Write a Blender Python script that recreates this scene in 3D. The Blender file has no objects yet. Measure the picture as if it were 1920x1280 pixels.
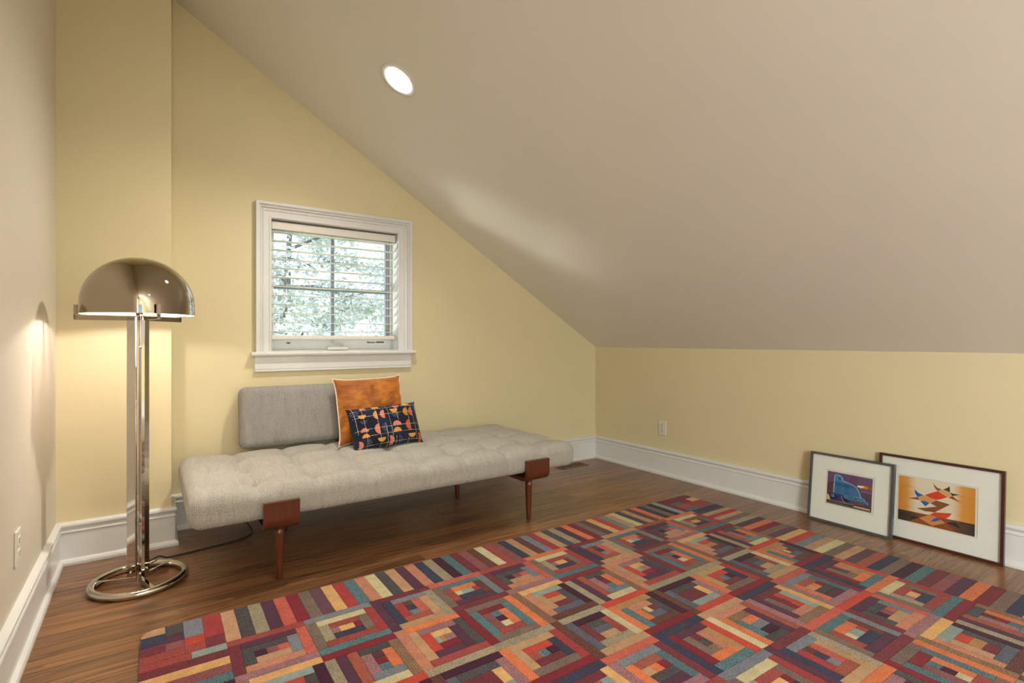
import bpy, bmesh, math, random
from math import sin, cos, pi, radians as R
from mathutils import Vector, Matrix, noise

C = bpy.context.scene
COL = C.collection
random.seed(11)

# ------------------------------------------------------------------ camera
YAW = math.atan((960 - 281) / 982.0)
cd = bpy.data.cameras.new('camera')
cd.sensor_width = 36.0
cd.lens = 982.0 / 1920.0 * 36.0
cd.shift_y = -2.0 / 1920.0
cd.clip_start = 0.05
cam = bpy.data.objects.new('camera', cd)
cam.location = (0, 0, 1.05)
cam.rotation_euler = (pi / 2, 0, -YAW)
COL.objects.link(cam)
C.camera = cam

# ------------------------------------------------------------------ exposure, sky, sun, big lights
vs = C.view_settings
vs.view_transform = 'Standard'
vs.look = 'None'
vs.gamma = 1.0
vs.use_curve_mapping = False
vs.exposure = 0.35

w = bpy.data.worlds.new('sky')
C.world = w
w.use_nodes = True
bg = w.node_tree.nodes['Background']
bg.inputs['Color'].default_value = (0.86, 0.95, 1.0, 1)
bg.inputs['Strength'].default_value = 1.7


def light(name, kind, loc, energy, color, rot=(0, 0, 0), **kw):
    d = bpy.data.lights.new(name, kind)
    d.energy = energy
    d.color = color
    for k, v in kw.items():
        setattr(d, k, v)
    o = bpy.data.objects.new(name, d)
    o.location = loc
    o.rotation_euler = rot
    COL.objects.link(o)
    return o


light('sun', 'SUN', (8, 4, 8), 3.0, (1.0, 0.96, 0.88), (0, R(38), 0), angle=R(0.6))
# added fill light for the room, at an unseen window invented with it
light('added_side_fill', 'AREA', (-0.33, -3.0, 1.55), 175, (0.95, 0.98, 1.0), (0, R(-90), 0),
      shape='RECTANGLE', size=1.2, size_y=1.5)


# added spot outside, standing in for a glint: throws the bright streak on the ceiling
light('added_streak_spot', 'SPOT', (-4.4, 7.15, -0.75), 1500, (1.0, 0.98, 0.93), Vector((5.45, -3.67, 2.2)).to_track_quat('-Z', 'Y').to_euler(),
      spot_size=R(22), spot_blend=0.3, shadow_soft_size=0.9)


# ------------------------------------------------------------------ helpers


def lin(c):
    return tuple(((v / 255.0) / 12.92 if v / 255.0 <= 0.04045 else ((v / 255.0 + 0.055) / 1.055) ** 2.4) for v in c)


class NT:
    """small wrapper to write node trees"""

    def __init__(s, name):
        s.m = bpy.data.materials.new(name)
        s.m.use_nodes = True
        s.t = s.m.node_tree
        s.p = s.t.nodes['Principled BSDF']

    def n(s, kind, **kw):
        nd = s.t.nodes.new('ShaderNode' + kind)
        for k, v in kw.items():
            if k[0] == '_':
                setattr(nd, k[1:], v)
            else:
                nd.inputs[k.replace('__', ' ')].default_value = v
        return nd

    def l(s, a, ao, b, bi):
        s.t.links.new(a.outputs[ao], b.inputs[bi])

    def ramp(s, stops):
        r = s.t.nodes.new('ShaderNodeValToRGB')
        e = r.color_ramp.elements
        while len(e) < len(stops):
            e.new(0.5)
        for q, (pos, c) in zip(e, stops):
            q.position = pos
            q.color = (*c, 1)
        return r

    def math(s, op, a, b=None, c=None):
        nd = s.t.nodes.new('ShaderNodeMath')
        nd.operation = op
        for i, v in enumerate((a, b, c)):
            if v is None:
                continue
            if isinstance(v, (int, float)):
                nd.inputs[i].default_value = v
            else:
                s.t.links.new(v, nd.inputs[i])
        return nd.outputs[0]


def mat(name, col, rough=0.5, metal=0.0, noise_amt=0.04, noise_scale=30, bump=0.0, bump_scale=200, spec=0.5, coat=0.0,
        stretch=None):
    """plain painted / solid material with faint procedural unevenness"""
    t = NT(name)
    p = t.p
    p.inputs['Roughness'].default_value = rough
    p.inputs['Metallic'].default_value = metal
    p.inputs['Specular IOR Level'].default_value = spec
    p.inputs['Coat Weight'].default_value = coat
    tc = t.n('TexCoord')
    mp = t.n('Mapping')
    if stretch:
        mp.inputs['Scale'].default_value = stretch
    t.l(tc, 'Object', mp, 'Vector')
    nz = t.n('TexNoise', Scale=noise_scale, Detail=3.0)
    t.l(mp, 'Vector', nz, 'Vector')
    lo = tuple(c * (1 - noise_amt) for c in col)
    hi = tuple(min(1, c * (1 + noise_amt)) for c in col)
    r = t.ramp([(0.3, lo), (0.7, hi)])
    t.l(nz, 'Fac', r, 'Fac')
    t.l(r, 'Color', p, 'Base Color')
    if bump:
        n2 = t.n('TexNoise', Scale=bump_scale, Detail=2.0)
        t.l(mp, 'Vector', n2, 'Vector')
        b = t.n('Bump', Strength=bump, Distance=0.002)
        t.l(n2, 'Fac', b, 'Height')
        t.l(b, 'Normal', p, 'Normal')
    return t.m


def link(o, parent=None):
    COL.objects.link(o)
    if parent is not None:
        o.parent = parent
    return o


def obj(name, me, m=None, parent=None, loc=(0, 0, 0), rot=(0, 0, 0), smooth=False):
    if isinstance(me, bmesh.types.BMesh):
        d = bpy.data.meshes.new(name)
        bmesh.ops.recalc_face_normals(me, faces=me.faces)
        me.to_mesh(d)
        me.free()
        me = d
    if m is not None:
        for q in (m if isinstance(m, (list, tuple)) else [m]):
            me.materials.append(q)
    if smooth:
        for f in me.polygons:
            f.use_smooth = True
    o = bpy.data.objects.new(name, me)
    o.location = loc
    o.rotation_euler = rot
    return link(o, parent)


def empty(name, loc=(0, 0, 0), rot=(0, 0, 0)):
    o = bpy.data.objects.new(name, None)
    o.empty_display_size = 0.1
    o.location = loc
    o.rotation_euler = rot
    return link(o)


def tag(o, label, cat, group=None):
    o['label'] = label
    o['category'] = cat
    if group:
        o['group'] = group
    return o


def struct(o):
    o['kind'] = 'structure'
    return o


def box(bm, x0, x1, y0, y1, z0, z1, bevel=0.0, seg=1):
    vs_ = [bm.verts.new(p) for p in
           [(x0, y0, z0), (x1, y0, z0), (x1, y1, z0), (x0, y1, z0), (x0, y0, z1), (x1, y0, z1), (x1, y1, z1), (x0, y1, z1)]]
    fs = []
    for q in [(0, 3, 2, 1), (4, 5, 6, 7), (0, 1, 5, 4), (1, 2, 6, 5), (2, 3, 7, 6), (3, 0, 4, 7)]:
        fs.append(bm.faces.new([vs_[i] for i in q]))
    if bevel:
        es = {e for f in fs for e in f.edges}
        bmesh.ops.bevel(bm, geom=list(es), offset=bevel, segments=seg, profile=0.5, affect='EDGES')
    return bm


def bx(*a, **k):
    return box(bmesh.new(), *a, **k)


def obox(bm, c, ax, ay, az, hx, hy, hz, bevel=0.0):
    """box about centre c with axes ax, ay, az and half sizes"""
    b2 = bx(-hx, hx, -hy, hy, -hz, hz, bevel=bevel)
    M = Matrix((ax, ay, az)).transposed()
    for v in b2.verts:
        v.co = M @ v.co + Vector(c)
    d = bpy.data.meshes.new('tmp')
    b2.to_mesh(d)
    b2.free()
    bm.from_mesh(d)
    bpy.data.meshes.remove(d)


def lathe(bm, prof, seg=32, c=(0, 0, 0)):
    rings = []
    for r, z in prof:
        if r < 1e-6:
            rings.append([bm.verts.new((c[0], c[1], c[2] + z))])
        else:
            rings.append([bm.verts.new((c[0] + r * cos(2 * pi * i / seg), c[1] + r * sin(2 * pi * i / seg), c[2] + z))
                          for i in range(seg)])
    for a, b in zip(rings, rings[1:]):
        for i in range(seg):
            j = (i + 1) % seg
            if len(a) == 1 and len(b) == 1:
                continue
            if len(a) == 1:
                bm.faces.new((a[0], b[i], b[j]))
            elif len(b) == 1:
                bm.faces.new((a[i], b[0], a[j]))
            else:
                bm.faces.new((a[i], b[i], b[j], a[j]))
    return bm


def tube(bm, pts, r, seg=8, closed=False, caps=True):
    """tube of radius r (number or list) along points"""
    pts = [Vector(p) for p in pts]
    n = len(pts)
    rad = r if isinstance(r, (list, tuple)) else [r] * n
    rings = []
    up = Vector((0, 0, 1))
    prev = None
    for i, p in enumerate(pts):
        a = pts[(i - 1) % n] if (closed or i > 0) else p
        b = pts[(i + 1) % n] if (closed or i < n - 1) else p
        d = (b - a).normalized()
        if prev is None:
            u = d.cross(up)
            if u.length < 1e-3:
                u = d.cross(Vector((1, 0, 0)))
        else:
            u = prev - d * prev.dot(d)
        u.normalize()
        prev = u
        v = d.cross(u)
        rings.append([bm.verts.new(p + rad[i] * (cos(2 * pi * k / seg) * u + sin(2 * pi * k / seg) * v)) for k in range(seg)])
    m = n if closed else n - 1
    for i in range(m):
        a, b = rings[i], rings[(i + 1) % n]
        for k in range(seg):
            j = (k + 1) % seg
            bm.faces.new((a[k], a[j], b[j], b[k]))
    if caps and not closed:
        bm.faces.new(rings[0][::-1])
        bm.faces.new(rings[-1])
    return bm


def smoothpath(pts, n=8):
    """Catmull-Rom"""
    P = [Vector(p) for p in pts]
    P = [2 * P[0] - P[1]] + P + [2 * P[-1] - P[-2]]
    out = []
    for i in range(1, len(P) - 2):
        for k in range(n):
            t = k / n
            a, b, c, d = P[i - 1:i + 3]
            out.append(0.5 * ((2 * b) + (c - a) * t + (2 * a - 5 * b + 4 * c - d) * t * t + (3 * b - a - 3 * c + d) * t ** 3))
    out.append(P[-2])
    return out


def extrude_poly(bm, pts, d):
    """closed polygon pts (3D) extruded by vector d"""
    a = [bm.verts.new(p) for p in pts]
    b = [bm.verts.new(Vector(p) + Vector(d)) for p in pts]
    bm.faces.new(a[::-1])
    bm.faces.new(b)
    n = len(a)
    for i in range(n):
        j = (i + 1) % n
        bm.faces.new((a[i], a[j], b[j], b[i]))
    return bm


# ------------------------------------------------------------------ materials
M = {}
M['wall'] = mat('yellow_wall_paint', (0.735, 0.650, 0.405), 0.55, noise_amt=0.015, noise_scale=2.0, bump=0.05, bump_scale=350, spec=0.3)
M['cream'] = mat('warm_white_wall_paint', (0.67, 0.615, 0.51), 0.6, noise_amt=0.015, noise_scale=2.0, bump=0.05, bump_scale=350, spec=0.3)
M['ceil'] = mat('warm_white_ceiling_paint', (0.83, 0.815, 0.73), 0.62, noise_amt=0.015, noise_scale=1.5, bump=0.06, bump_scale=300, spec=0.3)
M['trim'] = mat('white_semigloss_trim_paint', (0.75, 0.76, 0.74), 0.28, noise_amt=0.02, noise_scale=6)
M['sash'] = mat('white_window_sash', (0.80, 0.81, 0.80), 0.35, noise_amt=0.02)
M['sash_backlit'] = mat('grey_blue_backlit_sash', (0.26, 0.30, 0.36), 0.4, noise_amt=0.02)  # backlit shade of sash rails and muntins put into the colour
M['blind'] = mat('white_blind_paint', (0.80, 0.78, 0.72), 0.35, noise_amt=0.03, noise_scale=20)
M['plate'] = mat('ivory_plastic', (0.74, 0.70, 0.60), 0.35, noise_amt=0.02)
M['dark'] = mat('black_plastic', (0.012, 0.012, 0.013), 0.45)
M['chrome'] = mat('polished_nickel', (0.60, 0.565, 0.51), 0.05, metal=1.0, noise_amt=0.02, noise_scale=4)
M['dome'] = mat('polished_bronze_nickel', (0.40, 0.34, 0.26), 0.03, metal=1.0, noise_amt=0.02, noise_scale=4)
M['domein'] = mat('white_enamel', (0.86, 0.80, 0.74), 0.5)
M['brass'] = mat('aged_brass', (0.36, 0.30, 0.19), 0.35, metal=0.8)
M['cordwhite'] = mat('white_cord', (0.75, 0.73, 0.68), 0.8)
M['frame_grey'] = mat('dark_grey_frame_lacquer', (0.075, 0.08, 0.08), 0.35, noise_amt=0.08, noise_scale=60)
M['frame_red'] = mat('mahogany_frame_lacquer', (0.062, 0.016, 0.012), 0.32, noise_amt=0.25, noise_scale=40, stretch=(8, 1, 8))
M['matboard'] = mat('white_mat_board', (0.86, 0.84, 0.77), 0.8, noise_amt=0.01)
M['paper'] = mat('cream_print_paper', (0.80, 0.74, 0.64), 0.8, noise_amt=0.01)
M['register'] = mat('oak_register_frame', (0.15, 0.075, 0.03), 0.4, noise_amt=0.2, noise_scale=60)


def emit(name, col, s):
    t = NT(name)
    t.p.inputs['Base Color'].default_value = (*col, 1)
    t.p.inputs['Emission Color'].default_value = (*col, 1)
    t.p.inputs['Emission Strength'].default_value = s
    return t.m


M['can'] = emit('lit_lamp_lens', (1.0, 0.93, 0.82), 45.0)
M['bulb'] = emit('lit_bulb', (1.0, 0.88, 0.82), 500.0)


def glass(name):
    t = NT(name)
    nt = t.t
    out = nt.nodes['Material Output']
    g = nt.nodes.new('ShaderNodeBsdfGlossy')
    g.inputs['Roughness'].default_value = 0.01
    tr = nt.nodes.new('ShaderNodeBsdfTransparent')
    tr.inputs['Color'].default_value = (0.97, 0.985, 0.98, 1)
    fr = nt.nodes.new('ShaderNodeFresnel')
    fr.inputs['IOR'].default_value = 1.5
    mx = nt.nodes.new('ShaderNodeMixShader')
    ge = nt.nodes.new('ShaderNodeNewGeometry')
    inv = t.math('SUBTRACT', 1.0, ge.outputs['Backfacing'])
    nt.links.new(t.math('MULTIPLY', fr.outputs[0], inv), mx.inputs[0])      # light leaving the sheet is not reflected again
    nt.links.new(tr.outputs[0], mx.inputs[1])
    nt.links.new(g.outputs[0], mx.inputs[2])
    nt.links.new(mx.outputs[0], out.inputs['Surface'])
    return t.m


M['glass'] = glass('clear_glass')


def wood(name, dark, light_, scale=1.0, rough=0.3, axis=0, coat=0.0, per_object=True, contrast=0.5):
    """grain running along the given object axis"""
    t = NT(name)
    p = t.p
    tc = t.n('TexCoord')
    oi = t.n('ObjectInfo')
    off = t.n('VectorMath', _operation='SCALE')
    off.inputs[0].default_value = (37.0, 91.0, 53.0)
    t.l(oi, 'Random', off, 'Scale')
    add = t.n('VectorMath', _operation='ADD')
    t.l(tc, 'Object', add, 0)
    t.l(off, 'Vector', add, 1)
    mp = t.n('Mapping')
    s = [22.0 * scale] * 3
    s[axis] = 1.1 * scale
    mp.inputs['Scale'].default_value = s
    t.l(add, 'Vector', mp, 'Vector')
    n1 = t.n('TexNoise', Scale=1.0, Detail=4.0, Roughness=0.6, Distortion=0.6)
    t.l(mp, 'Vector', n1, 'Vector')
    # growth rings: contour lines of the stretched noise
    rings = t.math('FRACT', t.math('MULTIPLY', n1.outputs['Fac'], 9.0))
    rings = t.math('POWER', rings, 1.6)
    mp2 = t.n('Mapping')
    s2 = [240.0 * scale] * 3
    s2[axis] = 5.0 * scale
    mp2.inputs['Scale'].default_value = s2
    t.l(add, 'Vector', mp2, 'Vector')
    n2 = t.n('TexNoise', Scale=1.0, Detail=2.0)
    t.l(mp2, 'Vector', n2, 'Vector')
    f = t.math('ADD', t.math('MULTIPLY', rings, contrast), t.math('MULTIPLY', n2.outputs['Fac'], 1.0 - contrast))
    r = t.ramp([(0.12, light_), (0.98, dark)])
    t.t.links.new(f, r.inputs['Fac'])
    if per_object:
        hs = t.n('HueSaturation')
        val = t.math('ADD', t.math('MULTIPLY', oi.outputs['Random'], 0.42), 0.79)
        t.t.links.new(val, hs.inputs['Value'])
        t.l(r, 'Color', hs, 'Color')
        t.l(hs, 'Color', p, 'Base Color')
    else:
        t.l(r, 'Color', p, 'Base Color')
    rr = t.math('ADD', t.math('MULTIPLY', n2.outputs['Fac'], 0.12), rough - 0.06)
    t.t.links.new(rr, p.inputs['Roughness'])
    p.inputs['Coat Weight'].default_value = coat
    p.inputs['Coat Roughness'].default_value = 0.12
    b = t.n('Bump', Strength=0.12, Distance=0.001)
    t.t.links.new(f, b.inputs['Height'])
    t.l(b, 'Normal', p, 'Normal')
    return t.m


M['oak'] = wood('stained_oak', (0.058, 0.023, 0.009), (0.30, 0.135, 0.056), scale=0.5, rough=0.32, coat=0.22, contrast=0.62)
M['walnut'] = wood('walnut', (0.055, 0.012, 0.004), (0.145, 0.036, 0.012), scale=1.4, rough=0.3, axis=2, coat=0.3, per_object=False, contrast=0.3)


def tweed(name, base, dark, k):
    t = NT(name)
    p = t.p
    p.inputs['Roughness'].default_value = 0.95
    p.inputs['Specular IOR Level'].default_value = 0.15
    p.inputs['Sheen Weight'].default_value = 0.15
    tc = t.n('TexCoord')
    sp = t.n('SeparateXYZ')
    t.l(tc, 'Object', sp, 'Vector')
    X, Y, Z = sp.outputs
    yz = t.math('ADD', Y, Z)
    # herringbone: zigzag across x, running along y (top) or z (front)
    tri = t.math('MULTIPLY', t.math('PINGPONG', X, 0.0065), 1.0)
    ph = t.math('MULTIPLY', t.math('ADD', yz, tri), 2 * pi / 0.0072)
    s = t.math('SINE', ph)
    s2 = t.math('SINE', t.math('MULTIPLY', X, 2 * pi / 0.0065))
    f = t.math('ADD', t.math('MULTIPLY', s, 0.20), t.math('MULTIPLY', s2, 0.10))
    nz = t.n('TexNoise', Scale=260.0, Detail=3.0, Roughness=0.7)
    t.l(tc, 'Object', nz, 'Vector')
    f = t.math('ADD', t.math('ADD', f, t.math('MULTIPLY', nz.outputs['Fac'], 1.6)), -0.28)
    nb = t.n('TexNoise', Scale=9.0, Detail=2.0)
    mpb = t.n('Mapping')
    mpb.inputs['Scale'].default_value = (6, 1, 1)
    t.l(tc, 'Object', mpb, 'Vector')
    t.l(mpb, 'Vector', nb, 'Vector')
    f2 = t.math('ADD', f, t.math('MULTIPLY', t.math('ADD', nb.outputs['Fac'], -0.5), 0.3))
    r = t.ramp([(0.1, dark), (0.62, base)])
    t.t.links.new(f2, r.inputs['Fac'])
    t.l(r, 'Color', p, 'Base Color')
    b = t.n('Bump', Strength=0.8, Distance=k)
    t.t.links.new(f, b.inputs['Height'])
    t.l(b, 'Normal', p, 'Normal')
    return t.m


M['tweed'] = tweed('oatmeal_herringbone_tweed', (0.585, 0.565, 0.50), (0.22, 0.20, 0.16), 0.003)
M['tweed_dark'] = tweed('grey_herringbone_tweed', (0.43, 0.415, 0.385), (0.14, 0.132, 0.125), 0.003)


def pile():
    """rug pile: colour per patch from the mesh, heathering strength in its alpha"""
    t = NT('wool_rug_pile')
    p = t.p
    p.inputs['Roughness'].default_value = 1.0
    p.inputs['Specular IOR Level'].default_value = 0.05
    p.inputs['Sheen Weight'].default_value = 0.1
    at = t.n('Attribute', _attribute_name='yarn')
    tc = t.n('TexCoord')
    n1 = t.n('TexNoise', Scale=230.0, Detail=2.0, Roughness=0.75)
    t.l(tc, 'Object', n1, 'Vector')
    n2 = t.n('TexNoise', Scale=28.0, Detail=3.0)
    t.l(tc, 'Object', n2, 'Vector')
    a = t.math('MULTIPLY', t.math('ADD', n1.outputs['Fac'], -0.5), t.math('ADD', t.math('MULTIPLY', at.outputs['Alpha'], 6.0), 1.1))
    b_ = t.math('MULTIPLY', t.math('ADD', n2.outputs['Fac'], -0.5), 0.55)
    val = t.math('MAXIMUM', t.math('ADD', t.math('ADD', a, b_), 1.0), 0.1)
    hs = t.n('HueSaturation')
    t.t.links.new(val, hs.inputs['Value'])
    t.l(at, 'Color', hs, 'Color')
    t.l(hs, 'Color', p, 'Base Color')
    b = t.n('Bump', Strength=0.6, Distance=0.003)
    t.l(n1, 'Fac', b, 'Height')
    t.l(b, 'Normal', p, 'Normal')
    return t.m


M['pile'] = pile()


def painted_cloth(name, attr, rough=0.85, sheen=0.2, fine=500, bump=0.3):
    t = NT(name)
    p = t.p
    p.inputs['Roughness'].default_value = rough
    p.inputs['Specular IOR Level'].default_value = 0.2
    p.inputs['Sheen Weight'].default_value = sheen
    at = t.n('Attribute', _attribute_name=attr)
    tc = t.n('TexCoord')
    nz = t.n('TexNoise', Scale=float(fine), Detail=2.0)
    t.l(tc, 'Object', nz, 'Vector')
    hs = t.n('HueSaturation')
    t.t.links.new(t.math('ADD', t.math('MULTIPLY', nz.outputs['Fac'], 0.4), 0.8), hs.inputs['Value'])
    t.l(at, 'Color', hs, 'Color')
    t.l(hs, 'Color', p, 'Base Color')
    b = t.n('Bump', Strength=bump, Distance=0.001)
    t.l(nz, 'Fac', b, 'Height')
    t.l(b, 'Normal', p, 'Normal')
    return t.m


M['navy_cloth'] = painted_cloth('printed_navy_cotton', 'print', 0.9, 0.1)


def velvet():
    t = NT('rust_orange_velvet')
    p = t.p
    p.inputs['Roughness'].default_value = 0.55
    p.inputs['Specular IOR Level'].default_value = 0.3
    p.inputs['Sheen Weight'].default_value = 0.9
    p.inputs['Sheen Roughness'].default_value = 0.35
    p.inputs['Sheen Tint'].default_value = (1.0, 0.62, 0.35, 1)
    tc = t.n('TexCoord')
    n1 = t.n('TexNoise', Scale=5.0, Detail=4.0, Distortion=1.2)
    t.l(tc, 'Object', n1, 'Vector')
    r = t.ramp([(0.36, (0.30, 0.085, 0.018)), (0.62, (0.56, 0.20, 0.022))])
    t.l(n1, 'Fac', r, 'Fac')
    t.l(r, 'Color', p, 'Base Color')
    n2 = t.n('TexNoise', Scale=16.0, Detail=3.0, Distortion=0.8)
    mp = t.n('Mapping')
    mp.inputs['Scale'].default_value = (0.6, 1.0, 1.6)
    t.l(tc, 'Object', mp, 'Vector')
    t.l(mp, 'Vector', n2, 'Vector')
    b = t.n('Bump', Strength=0.5, Distance=0.02)
    t.l(n2, 'Fac', b, 'Height')
    t.l(b, 'Normal', p, 'Normal')
    return t.m


M['velvet'] = velvet()
M['piping'] = mat('cream_piping_cord', (0.80, 0.68, 0.58), 0.8)

# ------------------------------------------------------------------ the room
XL, XR, YB, YC, XC, YF = -0.360, 3.309, 3.460, 3.215, 0.091, -4.6   # left, right, back, chase face, chase side, front
KNEE, SLOPE = 0.990, 0.609


def ceil_z(x):
    return KNEE + SLOPE * (XR - x)


T = 0.12
# floor with individual oak strips
floor = struct(obj('floor', bx(XL - T, XR + T, YF - T, YB + T, -0.10, -0.0185), M['oak']))
PW = 0.0826
plank_mesh = {}


def plank(L):
    if L not in plank_mesh:
        bm = bx(0, L - 0.0006, 0, PW - 0.0007, -0.018, 0.0)
        es = [e for e in bm.edges if all(v.co.z > -0.001 for v in e.verts)]
        bmesh.ops.bevel(bm, geom=es, offset=0.0007, segments=1, affect='EDGES')
        d = bpy.data.meshes.new('plank')
        bmesh.ops.recalc_face_normals(bm, faces=bm.faces)
        bm.to_mesh(d)
        bm.free()
        d.materials.append(M['oak'])
        plank_mesh[L] = d
    return plank_mesh[L]


rng = random.Random(5)
y = YB - PW
while y > YF - PW:
    x = XL - rng.choice([0.0, 0.25, 0.45, 0.7, 0.9])
    while x < XR:
        L = rng.choice([0.95, 1.25, 1.5, 1.7, 1.9] if y > -0.6 else [1.9, 2.2])
        lo, hi = max(x, XL), min(x + L, XR)
        LL = round(hi - lo, 2)
        if LL > 0.03:
            o = bpy.data.objects.new('plank', plank(LL))
            o.location = (lo, y, 0)
            link(o, floor)
        x += L
    y -= PW


def slab(name, x0, x1, y0, y1, z0, z1, m):
    return struct(obj(name, bx(x0, x1, y0, y1, z0, z1), m))


slab('wall_right', XR, XR + T, YF, YB + T, -0.018, KNEE + 0.0, M['wall'])
slab('wall_corner', XL - T, XC, YC, YB + T, -0.018, ceil_z(XL) + 0.02, M['wall'])
# back (gable) wall with the window hole, cut out of boxes joined into one mesh
WX0, WX1, WZ0, WZ1 = 0.600, 1.428, 0.972, 1.800
bm = bmesh.new()


def prism(bm, poly, y0, y1):
    extrude_poly(bm, [(px, y0, pz) for px, pz in poly], (0, y1 - y0, 0))


e = 0.012
prism(bm, [(XC, -0.018), (XR, -0.018), (XR, WZ0), (XC, WZ0)], YB, YB + T)
prism(bm, [(XC, WZ0), (WX0, WZ0), (WX0, ceil_z(WX0) + e), (XC, ceil_z(XC) + e)], YB, YB + T)
prism(bm, [(WX1, WZ0), (XR, WZ0), (XR, KNEE + e), (WX1, ceil_z(WX1) + e)], YB, YB + T)
prism(bm, [(WX0, WZ1), (WX1, WZ1), (WX1, ceil_z(WX1) + e), (WX0, ceil_z(WX0) + e)], YB, YB + T)
struct(obj('wall_back', bm, M['wall']))
# front wall behind the camera, with a door
bm = bmesh.new()
prism(bm, [(XL - T, -0.018), (XL + 0.25, -0.018), (XL + 0.25, ceil_z(XL + 0.25) + e), (XL - T, ceil_z(XL - T) + e)], YF - T, YF)
prism(bm, [(XL + 0.25, 2.03), (0.70, 2.03), (0.70, ceil_z(0.70) + e), (XL + 0.25, ceil_z(XL + 0.25) + e)], YF - T, YF)
prism(bm, [(0.70, -0.018), (XR, -0.018), (XR, KNEE + e), (0.70, ceil_z(0.70) + e)], YF - T, YF)
struct(obj('wall_front', bm, M['wall']))
# left wall with the opening of the added window behind the camera
bm = bmesh.new()
zt = ceil_z(XL) + 0.02
VY0, VY1, VZ0, VZ1 = -3.75, -2.25, 0.95, 2.15
box(bm, XL - T, XL, YF, VY0, -0.018, zt)
box(bm, XL - T, XL, VY1, YC, -0.018, zt)
box(bm, XL - T, XL, VY0, VY1, -0.018, VZ0)
box(bm, XL - T, XL, VY0, VY1, VZ1, zt)
struct(obj('wall_left', bm, M['cream']))
# sloping ceiling (a solid slab under the rafters)
bm = bmesh.new()
xa, xb = XL - T, XR + T
extrude_poly(bm, [(xa, YF - T, ceil_z(xa)), (xb, YF - T, ceil_z(xb)), (xb, YF - T, ceil_z(xb) + 0.2), (xa, YF - T, ceil_z(xa) + 0.2)],
             (0, YB + T - YF + T, 0))
struct(obj('ceiling', bm, M['ceil']))


# ---- baseboards: swept profiles with mitred corners
def sweep(path, prof, seg_ids, closed=True):
    """path: closed list of 2D points, interior on the right; returns one bmesh for the given segments"""
    n = len(path)
    P = [Vector(p) for p in path]

    def nrm(i):
        d = (P[(i + 1) % n] - P[i]).normalized()
        return Vector((d.y, -d.x))

    off = []
    for i in range(n):
        a, b = nrm((i - 1) % n), nrm(i)
        m_ = (a + b)
        m_ = m_ / max(1e-6, m_.dot(b))
        off.append(m_)
    bm = bmesh.new()
    for s_ in seg_ids:
        i, j = s_, (s_ + 1) % n
        A = [bm.verts.new((*(P[i] + off[i] * d), z)) for d, z in prof]
        B = [bm.verts.new((*(P[j] + off[j] * d), z)) for d, z in prof]
        m2 = len(prof)
        for k in range(m2):
            q = (k + 1) % m2
            bm.faces.new((A[k], A[q], B[q], B[k]))
        bm.faces.new(A[::-1])
        bm.faces.new(B)
    bmesh.ops.remove_doubles(bm, verts=bm.verts, dist=1e-5)
    return bm


room = [(XL, YF), (XL, YC), (XC, YC), (XC, YB), (XR, YB), (XR, YF)]
P_board = [(0, 0), (0.016, 0), (0.016, 0.150), (0, 0.150)]
P_cap = [(0, 0.1495), (0.018, 0.1495), (0.021, 0.153), (0.019, 0.158), (0.014, 0.160), (0.015, 0.167), (0.021, 0.175), (0.024, 0.181),
         (0.023, 0.189), (0.017, 0.194), (0.0, 0.197)]
P_shoe = [(0.0155, 0.0), (0.031, 0.0), (0.0315, 0.012), (0.028, 0.021), (0.021, 0.027), (0.0155, 0.028)]
for nm, segs in (('baseboard_left', [0]), ('baseboard_corner', [1, 2]), ('baseboard_back', [3]), ('baseboard_right', [4])):
    b = struct(obj(nm, sweep(room, P_board, segs), M['trim']))
    obj('cap_moulding', sweep(room, P_cap, segs), M['trim'], b)
    obj('shoe_moulding', sweep(room, P_shoe, segs), M['trim'], b)

def text(name, body, size, extrude, m, parent, loc, rot, offset=0.0):
    cu = bpy.data.curves.new(name, 'FONT')
    cu.body = body
    cu.size = size
    cu.extrude = extrude
    cu.offset = offset
    t_ = bpy.data.objects.new(name, cu)
    COL.objects.link(t_)
    bpy.context.view_layer.update()
    d_ = bpy.data.meshes.new_from_object(t_.evaluated_get(bpy.context.evaluated_depsgraph_get()))
    bpy.data.objects.remove(t_)
    bpy.data.curves.remove(cu)
    d_.materials.clear()
    return obj(name, d_, m, parent, loc=loc, rot=rot)


# ------------------------------------------------------------------ window_1
win = struct(empty('window_1', (0, 0, 0)))
CX0, CX1, CZ1 = 0.519, 1.519, 1.888      # casing outside
ST = 0.982                               # top of the stool
IX0, IX1, IZ1 = 0.609, 1.420, 1.792      # clear opening


def casing(pts_in, pts_out, name):
    """flat casing with a raised back band and a bead: profile steps between inner and outer edge, mitred by the corner points"""
    prof = [(0.0, 0.006), (0.05, 0.015), (0.13, 0.015), (0.16, 0.010), (0.44, 0.012), (0.47, 0.018), (0.54, 0.018), (0.57, 0.012), (0.63, 0.014), (0.67, 0.026),
            (0.72, 0.022), (0.76, 0.022), (0.82, 0.036), (0.98, 0.036), (1.0, 0.033)]
    bm = bmesh.new()
    (a0, a1), (b0, b1) = pts_in, pts_out
    ends = []
    for A, B in ((a0, b0), (a1, b1)):
        A, B = Vector(A), Vector(B)
        row = [bm.verts.new((A.x, YB, A.y))]
        for f, d in prof:
            p = A + (B - A) * f
            row.append(bm.verts.new((p.x, YB - d, p.y)))
        row.append(bm.verts.new((B.x, YB, B.y)))
        ends.append(row)
    n = len(ends[0])
    for k in range(n):
        q = (k + 1) % n
        bm.faces.new((ends[0][k], ends[0][q], ends[1][q], ends[1][k]))
    bm.faces.new(ends[0][::-1])
    bm.faces.new(ends[1])
    return obj(name, bm, M['trim'], win)


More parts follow.
